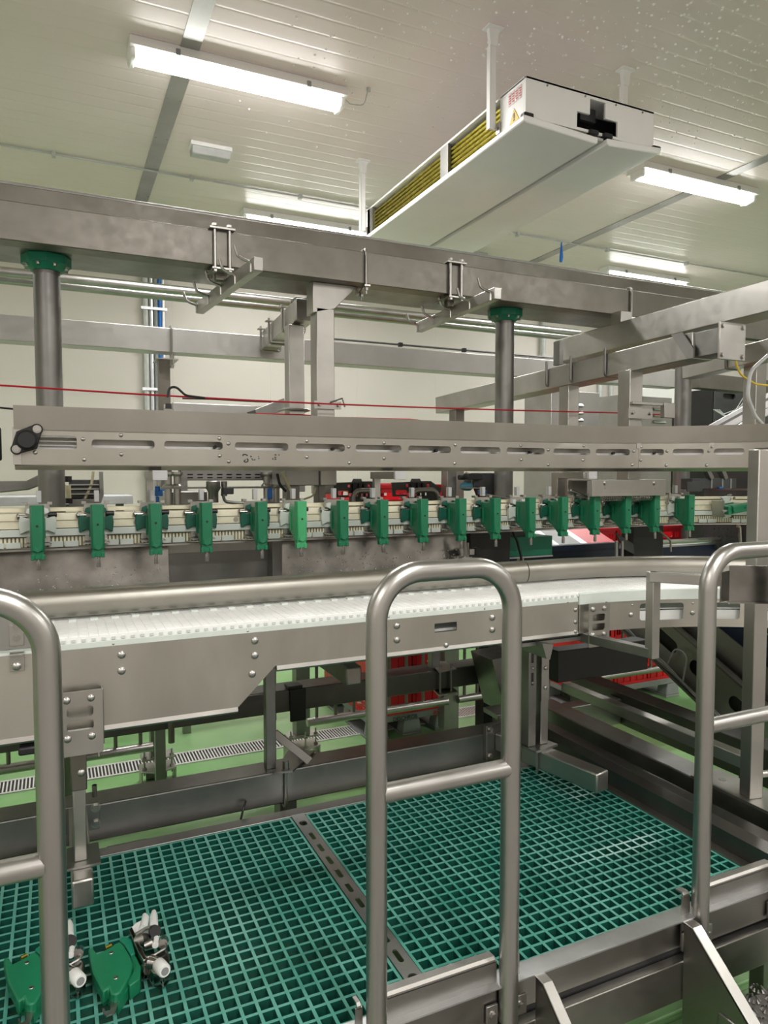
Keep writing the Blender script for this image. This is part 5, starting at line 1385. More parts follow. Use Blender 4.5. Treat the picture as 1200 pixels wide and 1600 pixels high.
MB().tube(fillet([c0, c0 + uv * .12, c0 + uv * .14 + dv * .08, c0 - uv * .02 + dv * .13], .04), .005, 8).build('cable_loop', 'mid_grey', t)
# dark block far right with wire mesh look
t = thing('dark_cabinet', (4.3, 2.6, .6), 'dark machine cabinet at the right edge behind the tall post', 'cabinet')
a = at(1178, 722, 'Y', 3.3); c = at(1260, 860, 'Y', 3.3)
MB().box(a.x, c.x, 3.3, 3.7, c.z, a.z).build('housing', 'dark_grey', t, .006)
MB().box(a.x + .02, c.x, 3.28, 3.3, a.z - .16, a.z - .14).build('handle_strip', 'steel', t)

# diagonal overhead tubes at right
t = thing('diagonal_tube', (3.7, 3.6, 2.6), 'thick overhead square tube rising diagonally out of the right edge', 'frame tube')
X = 3.2
A = at(880, 551, 'X', X); B = at(1290, 445, 'X', X); ht = at(880, 533, 'X', X).z - at(880, 568, 'X', X).z
MB().bar(A, B, .15, ht).build('tube', 'steel', t, .005)
t2 = thing('diagonal_tube', (3.3, 3.8, 2.3), 'lower overhead diagonal square tube ending in a bolted end plate', 'frame tube')
X2 = 2.9
A2 = at(700, 626, 'X', X2); B2 = at(1100, 548, 'X', X2)
A2 = at(692, 634, 'X', X2); B2 = at(1098, 541, 'X', X2)
ht2 = .13
MB().bar(A2, B2, .14, ht2).build('tube', 'steel', t2, .005)
en = B2 + Vector((.0, -.10, 0))
MB().box(X2 - .075, X2 + .10, B2.y - .16, B2.y - .148, B2.z - .09, B2.z + .085).build('end_plate', 'steel', t2, .003)
MB().box(X2 - .06, X2 + .07, B2.y - .15, B2.y + .01, B2.z - .06, B2.z + .06).build('end_block', 'steel_dark', t2, .003)
MB().prism([(B2.y + .12, B2.z + .07), (B2.y + .05, B2.z + .07), (B2.y - .02, B2.z - .02), (B2.y - .02, B2.z - .065), (B2.y + .02, B2.z - .065)], X2 - .085, X2 - .076, 'X').build('gusset', 'steel_dark', t2)
b_ = ML()
for dx_ in (-.055, .08):
    for dz_ in (-.07, .065): b_.hexbolt((X2 + dx_, B2.y - .16, B2.z + dz_), (0, -1, 0), .010, .008)
b_.build('plate_bolt', 'steel', t2)
for px in (870, 908, 962):
    y = at(px, 580, 'X', X2).y
    pts = [(X2 - .08, y, B2.z + .08), (X2 - .08, y, B2.z - .075), (X2 + .08, y, B2.z - .075), (X2 + .08, y, B2.z + .08)]
    MB().tube(fillet(pts, .02, 4), .008, 8).build('clamp_rod', 'steel_dark', t2)
y = at(712, 650, 'X', X2).y
MB().box(X2 - .06, X2 + .02, y - .10, y, 1.3, A2.z - .05).build('drop_leg', 'steel_beam', t2, .003)
# dropper between the two diagonals and a strap
y = at(890, 545, 'X', X).y
q = at(873, 560, 'X', X2 - .05)
MB().box(X2 - .06, X2 - .03, q.y - .02, q.y + .04, B2.z + .05, at(873, 533, 'Y', q.y).z).build('strap', 'steel_dark', t2)
# vertical square hangers at right
def vpost(pxl, pxr, Y, ztop, zbot, label, mat='steel'):
    a = at(pxl, 620, 'Y', Y); c = at(pxr, 620, 'Y', Y); wv = (c.x - a.x)
    t = thing('square_hanger', ((a.x + c.x) / 2, Y, zbot), label, 'post')
    MB().box(a.x, c.x, Y, Y + max(.09, wv), zbot, ztop).build('tube', mat, t, .004)
    return t, a.x, c.x
py_ = at(994, 585, 'X', X2).y - .04
t, x0, x1 = vpost(984, 1004, py_, B2.z - .062, 1.55, 'square hanger post below the lower diagonal tube, carrying the cord end bracket')
zc = at(990, 645, 'Y', py_ - .02).z
MB().box(x0 - .03, x1 + .05, py_ - .025, py_ - .012, zc - .03, zc + .025).build('cord_bracket', 'steel', t)
MB().box(x0 - .005, x1 + .20, py_ - .03, py_ - .01, zc + .045, zc + .06).box(x1 + .12, x1 + .20, py_ - .04, py_ - .01, zc - .02, zc + .06).build('cord_arm', 'steel', t, .002)
b_ = ML()
for x in (x0 + .0, x1 + .03): b_.hexbolt((x, py_ - .025, zc), (0, -1, 0), .009, .01)
b_.build('bracket_bolt', 'steel_bright', t)
py_ = at(896, 605, 'X', X2).y - .03
t, x0, x1 = vpost(888, 905, py_, B2.z - .062, 1.5, 'short square stub under the lower diagonal tube above the left louvred cabinet')
py_ = at(967, 520, 'X', X).y - .05
t, x0, x1 = vpost(968, 985, min(py_, BY1 - .1), BZ0 + .01, A.z - .05, 'square drop tube from the end of the overhead beam down to the thick diagonal')
t, x0, x1 = vpost(1181, 1197, 3.3, at(1185, 540, 'Y', 3.3).z, 1.5, 'square hanger post at the right edge, behind the looping pale cable')
# third tube and far round column
t = thing('diagonal_tube', (4.3, 4, 2.3), 'farther diagonal square tube behind the far round column', 'frame tube')
X3 = 4.25
A3 = at(1075, 579, 'X', X3); B3 = at(1260, 534, 'X', X3)
MB().bar(A3, B3, .12, .13).build('tube', 'steel', t, .004)
for px in (1145,):
    y = at(px, 560, 'X', X3).y; z = at(px, 560, 'X', X3).z
    MB().tube(fillet([(X3 - .07, y, z + .09), (X3 - .07, y, z - .075), (X3 + .07, y, z - .075)], .02, 4), .008, 8).build('clamp_rod', 'steel_dark', t)
column(1067, 620, 4.35, at(1067, 548, 'Y', 4.35).z, 'far round column at right, behind the louvred cabinets', .066)
o = MB().bar(at(1085, 595, 'Y', 5.2), at(1215, 608, 'Y', 5.2), .12, .15)
tag(o.build('frame_tube', 'steel_beam', bevel=.004), 'grey tube end behind the far round column, above the white box', 'frame tube')
# hoses
tag(MB().tube(fillet([at(1200, 555, 'Y', 2.7), at(1172, 580, 'Y', 2.7), at(1168, 620, 'Y', 2.7), at(1180, 650, 'Y', 2.7), at(1215, 690, 'Y', 2.7)], .1, 8), .010, 10).build('pale_cable', 'light_grey'), 'pale cable looping down at the right edge of the picture', 'cable')
tag(MB().tube(fillet([at(1148, 560, 'Y', 3.0), at(1156, 585, 'Y', 3.0), at(1180, 600, 'Y', 3.0), at(1215, 604, 'Y', 3.0)], .1, 8), .006, 8).build('yellow_cable', 'yellow'), 'thin yellow cable sagging from the bolted end plate', 'cable')

# louvred cabinets
def louvred(pxl, pxm, pxr, pyt, Y, plx, label, side):
    xl = at(pxm, pyt, 'Y', Y).x; xr = at(pxr, pyt, 'Y', Y).x; zt = at(pxr, pyt, 'Y', Y).z
    t = thing('louvred_cabinet', ((xl + xr) / 2, Y + .3, 0), label, 'cabinet', 'louvred cabinets')
    MB().box(xl, xr, Y, Y + .38, .2, zt).build('housing', 'grey_panel', t, .004)
    a = at(plx - 9, 660, 'Y', Y).x; c = at(plx + 10, 660, 'Y', Y).x
    for k in range(5):
        z = zt - .10 - k * .062
        MB().prism([(Y, z), (Y - .022, z - .022), (Y - .022, z - .028), (Y, z - .034)], a, c, 'X').build('louvre', 'grey_panel', t, .004)
    MB().box(xl + .02, xr - .02, Y - .003, Y, 1.24, 1.28).build('door_gap', 'black', t)
    for xx in (xl, xr - .04):
        MB().box(xx, xx + .04, Y + .02, Y + .06, 0, .2).build('foot', 'steel_dark', t)
    return xl, xr
louvred(815, 862, 937, 614, 4.85, 900, 'left louvred grey cabinet behind the slotted guard', 1)
louvred(945, 965, 1050, 622, 5.25, 1029, 'right louvred grey cabinet between the square hanger and the far column', 1)
t = thing('small_cabinet', (3.6, 6, 2.0), 'small grey box far back below the pipes, left of the thick diagonal tube', 'cabinet')
a = at(802, 555, 'Y', 6.0); c = at(824, 583, 'Y', 6.0); d = at(866, 583, 'Y', 6.0)
MB().box(a.x, c.x, 6.0, 6.4, c.z, a.z).build('left_half', 'grey_panel', t, .004)
MB().box(c.x + .03, d.x, 6.0, 6.4, c.z, a.z).build('right_half', 'grey_panel', t, .004)
MB().cyl((c.x - .05, 5.9, c.z - .04), (d.x, 5.9, c.z - .04), .03, 10).build('pipe_stub', 'steel_dark', t)
for x in (a.x + .03, d.x - .08): MB().box(x, x + .05, 6.1, 6.15, 0, c.z).build('leg', 'steel_dark', t)
# white box, aluminium chute and dark frame beyond
a = at(1076, 600, 'Y', 6.2); c = at(1117, 633, 'Y', 6.2)
t = thing('white_box', ((a.x + c.x) / 2, 6.4, c.z), 'white wall box beyond the far round column with a small pipe at its edge', 'box')
MB().box(a.x - .2, c.x, 6.2, 6.8, c.z, a.z).build('housing', 'paint_white', t, .004)
MB().cyl((c.x - .06, 6.15, c.z - .1), (c.x - .06, 6.15, a.z), .012, 8).build('side_pipe', 'light_grey', t)
MB().box(a.x - .2, c.x - .1, 6.25, 6.75, 0, c.z - .002).build('pedestal', 'steel_dark', t)
a = at(1118, 605, 'Y', 5.6); c = at(1200, 660, 'Y', 5.6)
t = thing('slotted_machine', (5.6, 5.6, 1.7), 'dark slotted machine side beyond the white box', 'frame')
MB().plate([(a.x, c.z - .6), (c.x + .6, c.z - .6), (c.x + .6, a.z + .15), (a.x, a.z)], [rrect(a.x + .12, a.x + .32, a.z - .12, a.z - .06, .028, 5), rrect(a.x + .48, a.x + .68, a.z - .09, a.z - .03, .028, 5)], lambda u, v, t_: Vector((u, 5.6 + .02 * t_, v)), 1).build('slotted_side', 'dark_grey', t)
MB().box(a.x, c.x + .6, 5.63, 5.95, 0, a.z - .01).build('body', 'black', t)
b_ = MB()
for k in range(4): b_.tube(fillet([at(1115 + 3 * k, 640, 'Y', 5.5), at(1128 + 5 * k, 648 + 4 * k, 'Y', 5.5), at(1150 + 8 * k, 640 - 6 * k, 'Y', 5.5), at(1168 + 4 * k, 610, 'Y', 5.5)], .1, 5), .005, 6)
b_.build('loose_wires', 'light_grey', t)
A = at(1100, 680, 'Y', 4.0); B = at(1215, 617, 'Y', 3.7)
t = thing('aluminium_chute', (A.x, 4.0, A.z), 'bright aluminium chute rising to the right behind the bent guard', 'chute')
MB().bar(A, B, .03, .10).build('side_rail', 'galv', t, .004)
MB().bar(A + Vector((.0, -.05, -.07)), B + Vector((0, -.05, -.07)), .03, .05).build('lower_rail', 'galv', t, .006)
MB().bar(A + Vector((.02, .15, -.03)), B + Vector((.02, .15, -.03)), .3, .02).build('bed', 'mid_grey', t)

# ============================================================ machinery between guard and track
# left: dark cable cage and round pan
a = at(153, 752, 'Y', 4.3); 
t = thing('dark_pan', (-.2, 4.2, 1.6), 'dark rounded sheet metal duct at the left edge, behind the left column', 'duct')
pr = [(at(-60, 753, 'Y', 4.2).x, at(0, 753, 'Y', 4.2).z), (at(40, 752, 'Y', 4.2).x, at(0, 752, 'Y', 4.2).z), (at(60, 742, 'Y', 4.2).x, at(0, 742, 'Y', 4.2).z), (at(66, 742, 'Y', 4.2).x, at(0, 742, 'Y', 4.2).z), (at(66, 758, 'Y', 4.2).x, at(0, 758, 'Y', 4.2).z), (at(45, 767, 'Y', 4.2).x, at(0, 766, 'Y', 4.2).z), (at(0, 770, 'Y', 4.2).x, at(0, 770, 'Y', 4.2).z), (at(-60, 769, 'Y', 4.2).x, at(0, 769, 'Y', 4.2).z)]
MB().prism(pr[::-1], 4.2, 4.6, 'Y').build('duct_body', 'steel_dark', t, .006)
MB().box(-1.2, -.75, 4.25, 4.55, 0, pr[-1][1] + .02).build('stand', 'steel_dark', t)
q = at(2, 692, 'Y', 3.1)
t = thing('black_screen', (q.x, 3.1, q.z - .1), 'black edge of a control screen cut by the left edge of the picture', 'screen')
MB().box(q.x - .16, q.x, 3.1, 3.13, at(0, 720, 'Y', 3.1).z, at(0, 667, 'Y', 3.1).z).build('casing', 'black', t, .008)
MB().box(q.x - .15, q.x - .012, 3.095, 3.1, at(0, 716, 'Y', 3.1).z, at(0, 671, 'Y', 3.1).z).build('glass', 'dark_grey', t)
MB().cyl((q.x - .12, 3.12, at(0, 718, 'Y', 3.1).z), (q.x - .12, 3.12, 0), .015, 10).build('stand', 'steel', t)
t = thing('pale_worktop', (.0, 5.0, 0), 'pale steel machine table far back behind the left column', 'table')
a = at(-40, 777, 'Y', 5.0); c = at(208, 787, 'Y', 5.0); d = at(122, 775, 'Y', 5.5)
MB().box(a.x, c.x, 5.0, 5.6, c.z, a.z).build('top', 'light_grey', t, .004)
for x in (a.x + .05, c.x - .1): MB().box(x, x + .05, 5.1, 5.15, 0, c.z).build('leg', 'steel_dark', t)
def gadget_left():
    t = thing('chain_drive', (.3, 3.9, 1.3), 'dark chain drive unit with hoses between the left column and the second carrier', 'machine')
    Y = 3.9
    P_ = lambda x, y: at(x, y, 'Y', Y)
    MB().box(P_(108, 750).x, P_(158, 750).x, Y, Y + .15, P_(0, 780).z, P_(0, 750).z).build('cage', 'dark_grey', t, .004)
    MB().box(P_(108, 780).x, P_(152, 780).x, Y - .01, Y + .12, P_(0, 800).z, P_(0, 781).z).build('lower_sheet', 'steel_dark', t, .003)
    for py in (757, 764, 772):
        MB().box(P_(108, py).x, P_(157, py).x, Y - .02, Y - .005, P_(0, py + 2).z, P_(0, py).z).build('slat', 'steel', t)
    MB().tube([P_(106, 758) + Vector((0, -.05, 0)), P_(107, 782) + Vector((0, -.05, 0))], .013, 10).build('sight_tube', 'tube_clear', t)
    for a_, b2 in (((106, 744), (106, 753)), ((107, 778), (107, 786))): MB().tube([P_(*a_) + Vector((0, -.05, 0)), P_(*b2) + Vector((0, -.05, 0))], .018, 10).build('hose_end', 'black', t)
    MB().tube(fillet([P_(146, 737), P_(143, 757), P_(130, 785), P_(124, 800)], .1), .007, 8).build('hose', 'tube_clear', t)
    MB().prism([(P_(154, 737).x, P_(0, 737).z), (P_(160, 737).x, P_(0, 737).z), (P_(161, 775).x, P_(0, 775).z), (P_(156, 790).x, P_(0, 790).z), (P_(150, 790).x, P_(0, 790).z), (P_(155, 770).x, P_(0, 770).z)][::-1], Y - .06, Y - .03, 'Y').build('arm_plate', 'steel_dark', t)
    MB().box(P_(84, 800).x, P_(94, 800).x, Y + .02, Y + .06, 0, P_(0, 790).z).box(P_(84, 800).x, P_(150, 800).x, Y + .02, Y + .06, P_(0, 800).z, P_(0, 790).z).build('support', 'steel_dark', t)
gadget_left()
def gadget_mid():
    Y = 3.7
    P_ = lambda x, y, dy=0: at(x, y, 'Y', Y + dy)
    t = thing('roller_unit', (.9, Y, 1.3), 'steel roller unit with a perforated rail between the third and fifth carriers', 'machine')
    zt_, zb_ = P_(0, 738).z, P_(0, 752).z
    x0, x1 = P_(283, 745).x, P_(425, 745).x
    h = [rrect(x0 + .03 + i * .05, x0 + .06 + i * .05, zb_ + .012 + j * .016, zb_ + .018 + j * .016, .002, 1) for i in range(int((x1 - x0 - .06) / .05)) for j in range(2)]
    MB().plate([(x0, zb_), (x1, zb_), (x1, zt_ + .03), (x0, zt_ + .03)], h, lambda u, v, t_: Vector((u, Y + .004 * t_, v)), 1).build('perforated_rail', 'steel_dark', t)
    MB().box(x0, x1, Y + .03, Y + .04, zb_, zt_ + .03).build('rail_back', 'black', t)
    for px in (262, 276, 415, 430):
        c = P_(px, 760)
        MB().tube([Vector((c.x, Y - .02, P_(0, 737).z)), Vector((c.x, Y - .02, P_(0, 741).z)), Vector((c.x, Y - .02, P_(0, 745).z)), Vector((c.x, Y - .02, P_(0, 757).z)), Vector((c.x, Y - .02, P_(0, 761).z)), Vector((c.x, Y - .02, P_(0, 763).z))], [.028, .028, .018, .018, .03, .03], 16).build('roller', 'steel', t)
        MB().cyl((c.x, Y - .02, P_(0, 763).z), (c.x, Y - .02, P_(0, 800).z), .018, 14).build('roller_shaft', 'steel', t)
    MB().box(P_(250, 762).x, P_(438, 762).x, Y - .04, Y + .05, P_(0, 766).z, P_(0, 763).z).build('bed_bar', 'steel_dark', t)
    MB().box(P_(262, 775).x, P_(330, 775).x, Y + .1, Y + .3, P_(0, 795).z, P_(0, 772).z).build('rear_box', 'grey_panel', t, .004)
    c = P_(330, 760); MB().tube([Vector((c.x, Y - .05, P_(0, 752).z)), Vector((c.x, Y - .05, P_(0, 754).z)), Vector((c.x, Y - .05, P_(0, 766).z)), Vector((c.x, Y - .05, P_(0, 772).z)), Vector((c.x, Y - .05, P_(0, 790).z))], [.03, .036, .036, .026, .026], 18).build('motor_hub', 'steel_dark', t)
    MB().cyl(P_(350, 752, -.03), P_(350, 775, -.03), .016, 12).build('spindle', 'steel_dark', t)
    MB().box(P_(346, 768).x, P_(362, 768).x, Y - .05, Y, P_(0, 776).z, P_(0, 764).z).build('sensor', 'dark_grey', t, .003)
    MB().tube(fillet([P_(349, 774, -.06), P_(351, 784, -.06), P_(372, 786, -.06), P_(420, 785, -.06)], .03), .008, 8).build('bent_rod', 'steel_bright', t)
    MB().box(P_(250, 800).x, P_(440, 800).x, Y + .02, Y + .1, P_(0, 850).z, P_(0, 796).z).build('base_rail', 'steel_dark', t)
    for px in (246, 424): MB().box(P_(px, 800).x - .025, P_(px, 800).x + .025, Y + .03, Y + .08, 0, P_(0, 850).z).build('leg', 'steel_dark', t)
    t2 = thing('blue_valve', (P_(246, 772).x, 3.3, 1.6), 'blue plastic valve on a clear tube above the third carrier', 'valve')
    Q = lambda x, y: at(x, y, 'Y', 3.3)
    MB().cyl(Q(246, 760), Q(246, 768), .012, 10).cyl(Q(246, 776), Q(246, 787), .008, 10).box(Q(240, 770).x, Q(254, 770).x, 3.29, 3.315, Q(0, 778).z, Q(0, 768).z).build('valve_body', 'blue', t2, .003)
    for x in (244, 249): MB().cyl(Q(x, 737), Q(x, 760), .008, 8).build('clear_tube', 'clear', t2)
    MB().bar(Q(246, 786) + Vector((0, 0, 0)), Vector((Q(246, 785).x, 3.02, zt(794))), .02, .008).build('valve_arm', 'steel_dark', t2)
    t3 = thing('blue_tag', (Q(421, 775).x, 3.3, 1.6), 'blue plastic tab between the fifth carrier and the pale green one', 'tab')
    MB().box(Q(418, 770).x, Q(425, 770).x, 3.29, 3.31, Q(0, 786).z, Q(0, 766).z).build('tab', 'blue', t3, .004)
    MB().bar(Q(421, 785) + Vector((0, .01, 0)), Vector((Q(421, 785).x, 3.02, zt(794))), .02, .008).build('tab_arm', 'steel_dark', t3)
    # grey housing hanging above the pale green carrier
    t4 = thing('drive_housing', (1.3, 3.35, 1.5), 'grey drive housing hanging below the guard above the pale green carrier', 'housing')
    G = lambda x, y: at(x, y, 'Y', 3.35)
    MB().box(G(447, 738).x, G(500, 738).x, 3.36, 3.6, G(0, 762).z, G(0, 730).z).build('left_box', 'grey_panel', t4, .004)
    MB().box(G(500, 738).x, G(525, 738).x, 3.34, 3.6, G(0, 762).z, G(0, 730).z).build('right_box', 'steel', t4, .004)
    for a_, b_2 in ((453, 473), (503, 514)): MB().box(G(a_, 762).x, G(b_2, 762).x, 3.40, 3.48, G(0, 800).z, G(0, 762).z).build('drop_leg', 'steel_dark', t4, .003)
    MB().tube(fillet([G(440, 738), G(447, 752), G(460, 777)], .05), .008, 8).build('hose', 'tube_clear', t4)
    MB().tube(fillet([G(433, 740), G(437, 757), G(447, 768)], .05), .007, 8).build('black_hose', 'black', t4)
    MB().tube(fillet([G(493, 762), G(490, 775), G(472, 781)], .04), .005, 8).build('thin_hose', 'tube_clear', t4)
    t5 = thing('upper_trough', (1.0, 4.6, 2.0), 'steel trough seen above the slotted guard left of the square hangers', 'trough')
    A = at(270, 640, 'Y', 4.6); B = at(446, 632, 'Y', 4.6)
    MB().box(A.x, B.x, 4.6, 4.9, at(0, 668, 'Y', 4.6).z, at(300, 630, 'Y', 4.6).z).build('trough_body', 'grey_panel', t5, .004)
    for x in (A.x + .05, B.x - .1): MB().box(x, x + .05, 4.7, 4.75, 0, at(0, 668, 'Y', 4.6).z).build('leg', 'steel_dark', t5)
    MB().bar(at(395, 650, 'Y', 4.5), at(440, 632, 'Y', 4.5), .2, .07).build('end_piece', 'steel_dark', t5, .004)
    MB().tube([at(x, y, 'Y', 4.58) for x, y in ((285, 622), (330, 623), (400, 627), (445, 628))], .008, 6).build('cable', 'dark_grey', t5)
    t6 = thing('black_sensor', (at(262, 628, 'Y', 3.02).x, 3.02, 1.9), 'black sensor head with a looped cable on top of the guard, by the wall conduits', 'sensor')
    S = lambda x, y: at(x, y, 'Y', 3.02)
    MB().prism([(S(257, 640).x, S(0, 640).z), (S(269, 640).x, S(0, 640).z), (S(267, 622).x, S(0, 620).z), (S(258, 622).x, S(0, 620).z)], 3.01, 3.045, 'Y').build('head', 'black', t6, .003)
    MB().box(S(255, 633).x, S(271, 633).x, 3.005, 3.03, S(0, 635).z, S(0, 629).z).build('clamp', 'steel_dark', t6, .002)
    for x in (258, 266): MB().cyl(S(x, 632), S(x, 690), .006, 8).build('rod', 'steel_bright', t6)
    MB().tube(fillet([S(262, 621), S(264, 606), S(275, 604), S(290, 618), S(320, 622)], .04), .005, 8).build('cable', 'black', t6)
gadget_mid()
def dark_gate(pxl, pxr, Y, label):
    P_ = lambda x, y, dy=0: at(x, y, 'Y', Y + dy)
    t = thing('guide_gate', (P_((pxl + pxr) / 2, 780).x, Y, 1.45), label, 'bracket', 'dark gate units in front of the crates')
    x0, x1 = P_(pxl, 780).x, P_(pxr, 780).x; W = x1 - x0
    z = lambda py: P_(600, py).z
    o = [(x0 + W * .02, z(776)), (x0 + W * .32, z(776)), (x0 + W * .32, z(796)), (x1 - W * .06, z(796)), (x1 - W * .01, z(764)), (x1 - W * .22, z(752)), (x1 - W * .42, z(752)), (x1 - W * .44, z(748)), (x1 - W * .6, z(748)), (x1 - W * .63, z(753)), (x0, z(754))]
    h = [rrect(x0 + W * f, x0 + W * (f + .05), z(761), z(757), .003, 2) for f in (.28, .60, .70)] + [rrect(x0 + W * .30, x0 + W * .70, z(775), z(770), .004, 2), rrect(x0 + W * .08, x0 + W * .30, z(773), z(766), .006, 2)]
    MB().plate(o, h, lambda u, v, t_: Vector((u, Y + .008 * t_, v)), 1).build('cut_plate', 'dark_grey', t, .001)
    MB().tube(fillet([(x0 + W * .30, Y - .06, z(796)), (x0 + W * .30, Y - .06, z(766)), (x0 + W * .78, Y - .06, z(766)), (x0 + W * .86, Y - .06, z(796))], .04, 5), .014, 10).build('bent_bar', 'steel_dark', t)
    for f in (.36, .48, .58): MB().box(x0 + W * f, x0 + W * (f + .05), Y - .02, Y, z(775), z(755)).build('finger', 'black', t, .002)
    MB().box(x0 + W * .04, x1 - W * .06, Y - .03, Y + .03, z(800), z(786)).build('base_bar', 'dark_grey', t, .003)
    MB().box(x0 + W * .2, x0 + W * .26, 3.04, Y - .02, z(800), z(794)).build('support_arm', 'steel_dark', t)
dark_gate(522, 597, 3.45, 'left dark cut plate gate between guard and track, before the red crates')
dark_gate(612, 690, 3.45, 'right dark cut plate gate between guard and track, before the red crates')
# square upright right of the crates, motor and blue valve beside the right column
P_ = lambda x, y, Y=3.8: at(x, y, 'Y', Y)
t = thing('square_upright', (P_(702, 760).x, 3.83, 1.15), 'grey square upright rising right of the red crates behind the track', 'post')
MB().box(P_(699, 760, 3.84).x, P_(713, 760, 3.84).x, 3.84, 3.92, 1.15, P_(705, 736).z + .2).build('tube', 'steel_dark', t, .003)
t = thing('gear_motor', (P_(745, 762).x, 3.8, 1.5), 'black and blue-grey gear motor left of the right round column', 'motor')
MB().tube([P_(721, 760), P_(726, 760), P_(734, 760), P_(736, 760)], [.020, .028, .028, .022], 16).build('motor_can', 'teal_motor', t)
MB().prism([(P_(738, 738).x, P_(0, 738).z), (P_(772, 738).x, P_(0, 738).z), (P_(772, 800).x, P_(0, 800).z), (P_(760, 800).x, P_(0, 800).z), (P_(752, 770).x, P_(0, 770).z), (P_(737, 766).x, P_(0, 766).z)][::-1], 3.78, 3.9, 'Y').build('gear_plate', 'dark_grey', t, .004)
MB().box(P_(724, 742).x, P_(746, 742).x, 3.74, 3.8, P_(0, 752).z, P_(0, 739).z).build('terminal_box', 'black', t, .004)
MB().tube([P_(717, 746), P_(724, 746)], .016, 12).build('gland', 'black', t)
MB().tube(fillet([P_(728, 738), P_(739, 742), P_(738, 756)], .03), .006, 8).build('cable', 'tube_clear', t)
MB().box(P_(718, 769).x, P_(746, 769).x, 3.72, 3.8, P_(0, 770).z, P_(0, 768).z).build('shelf', 'steel', t)
MB().box(P_(758, 800).x, P_(774, 800).x, 3.8, 3.9, .0, P_(0, 798).z).build('pedestal', 'black', t)
t = thing('blue_sensor', (P_(754, 778, 3.3).x, 3.3, 1.6), 'small blue sensor block above the carrier left of the right column', 'sensor')
MB().box(P_(749, 780, 3.3).x, P_(758, 780, 3.3).x, 3.28, 3.32, P_(0, 783, 3.3).z, P_(0, 774, 3.3).z).build('block', 'blue', t, .003)
MB().bar((P_(754, 780, 3.3).x, 3.3, P_(0, 782, 3.3).z), (P_(754, 780, 3.3).x, 3.02, zt(794)), .02, .008).build('sensor_arm', 'steel_dark', t)
# bolted cover plate over three carriers
Y = 2.80
t = thing('cover_plate', (at(980, 760, 'Y', Y).x, Y, 1.62), 'flat bolted steel cover plate hanging above three carriers at right', 'cover')
a = at(925, 750, 'Y', Y); c = at(1040, 774, 'Y', Y)
d = Vector((.96, -.05, 0)).normalized()
MB().box(a.x, c.x, Y, Y + .005, c.z, a.z).build('front_sheet', 'steel', t, .001)
e = at(887, 752, 'Y', Y + .15)
MB().box(e.x, a.x + .10, Y + .15, Y + .155, at(0, 786, 'Y', Y + .15).z, a.z).build('rear_sheet', 'steel', t, .001)
MB().box(a.x + .0, c.x, Y + .005, Y + .15, a.z - .004, a.z).build('top_sheet', 'steel', t)
b_ = ML()
for px in (946, 1023): b_.hexbolt(at(px, 755, 'Y', Y), (0, -1, 0), .010, .008); b_.cbox(at(px, 763, 'Y', Y), (.006, .004, .006))
b_.build('plate_bolt', 'steel_bright', t)
MB().tube([at(892, 766, 'Y', Y + .14), at(900, 769, 'Y', Y + .14), at(918, 777, 'Y', Y + .12)], .006, 8).build('wire_arm', 'steel_bright', t)
cs = MB(); x = a.x + .1
while x < c.x - .02: cs.tube([Vector((x, Y + .06 + .014 * math.cos(k), c.z - .012 + .014 * math.sin(k))) + Vector((k * .0011, 0, 0)) for k in [j * .8 for j in range(9)]], .0025, 5); x += .014
cs.build('coil_spring', 'steel', t)
# green tray box under the white padded carrier
t = thing('green_tray', (at(830, 850, 'Y', 3.25).x, 3.3, 1.25), 'bright green plastic tray box below the track at right of the right column', 'tray')
a = at(796, 840, 'Y', 3.25); c = at(863, 867, 'Y', 3.25)
MB().box(a.x, c.x, 3.25, 3.45, c.z, a.z).build('tray', 'green_tray' if 'green_tray' in M else 'green_flange', t, .004)
MB().box(a.x, c.x, 3.245, 3.45, c.z - .008, c.z).build('base_strip', 'light_grey', t)
MB().box(a.x + .02, a.x + .14, 3.28, 3.36, a.z, a.z + .03).build('top_block', 'dark_grey', t, .002)
MB().tube(fillet([at(801, 830, 'Y', 3.2), at(808, 845, 'Y', 3.2), at(814, 868, 'Y', 3.2), at(815, 882, 'Y', 3.2)], .05), .007, 8).build('black_hose', 'black', t)
MB().cyl(((a.x + c.x) / 2, 3.35, c.z - .008), ((a.x + c.x) / 2, 3.35, 1.0), .02, 10).build('stem', 'steel', t)
# navy lower casing and red/white striped sheet
t = thing('navy_casing', (3.4, 3.5, 1.0), 'long navy blue machine casing behind the track at right', 'casing')
a = at(775, 850, 'Y', 3.55); c = at(975, 885, 'Y', 3.55); d = at(1175, 870, 'Y', 3.55)
zt_ = at(900, 851, 'Y', 3.55).z; zb_ = 1.02
MB().box(at(803, 850, 'Y', 3.55).x, at(968, 850, 'Y', 3.55).x, 3.55, 4.0, zb_, zt_).build('left_panel', 'navy', t, .004)
MB().box(at(980, 850, 'Y', 3.6).x, at(1260, 850, 'Y', 3.6).x, 3.6, 4.0, zb_, at(1000, 857, 'Y', 3.6).z).build('right_panel', 'navy', t, .004)
MB().box(at(1020, 850, 'Y', 3.6).x, at(1260, 850, 'Y', 3.6).x, 3.585, 3.7, at(1000, 857, 'Y', 3.6).z, at(1000, 854, 'Y', 3.6).z).build('pale_edge', 'galv', t)
MB().cyl((at(1020, 848, 'Y', 3.56).x, 3.56, at(1020, 848, 'Y', 3.56).z), (at(1260, 848, 'Y', 3.56).x, 3.56, at(1020, 848, 'Y', 3.56).z), .016, 10).build('top_pipe', 'steel', t)
MB().box(at(803, 868, 'Y', 3.54).x, at(968, 868, 'Y', 3.54).x, 3.545, 3.55, at(800, 866, 'Y', 3.55).z - .004, at(800, 866, 'Y', 3.55).z).build('seam', 'black', t)
Y = 3.60
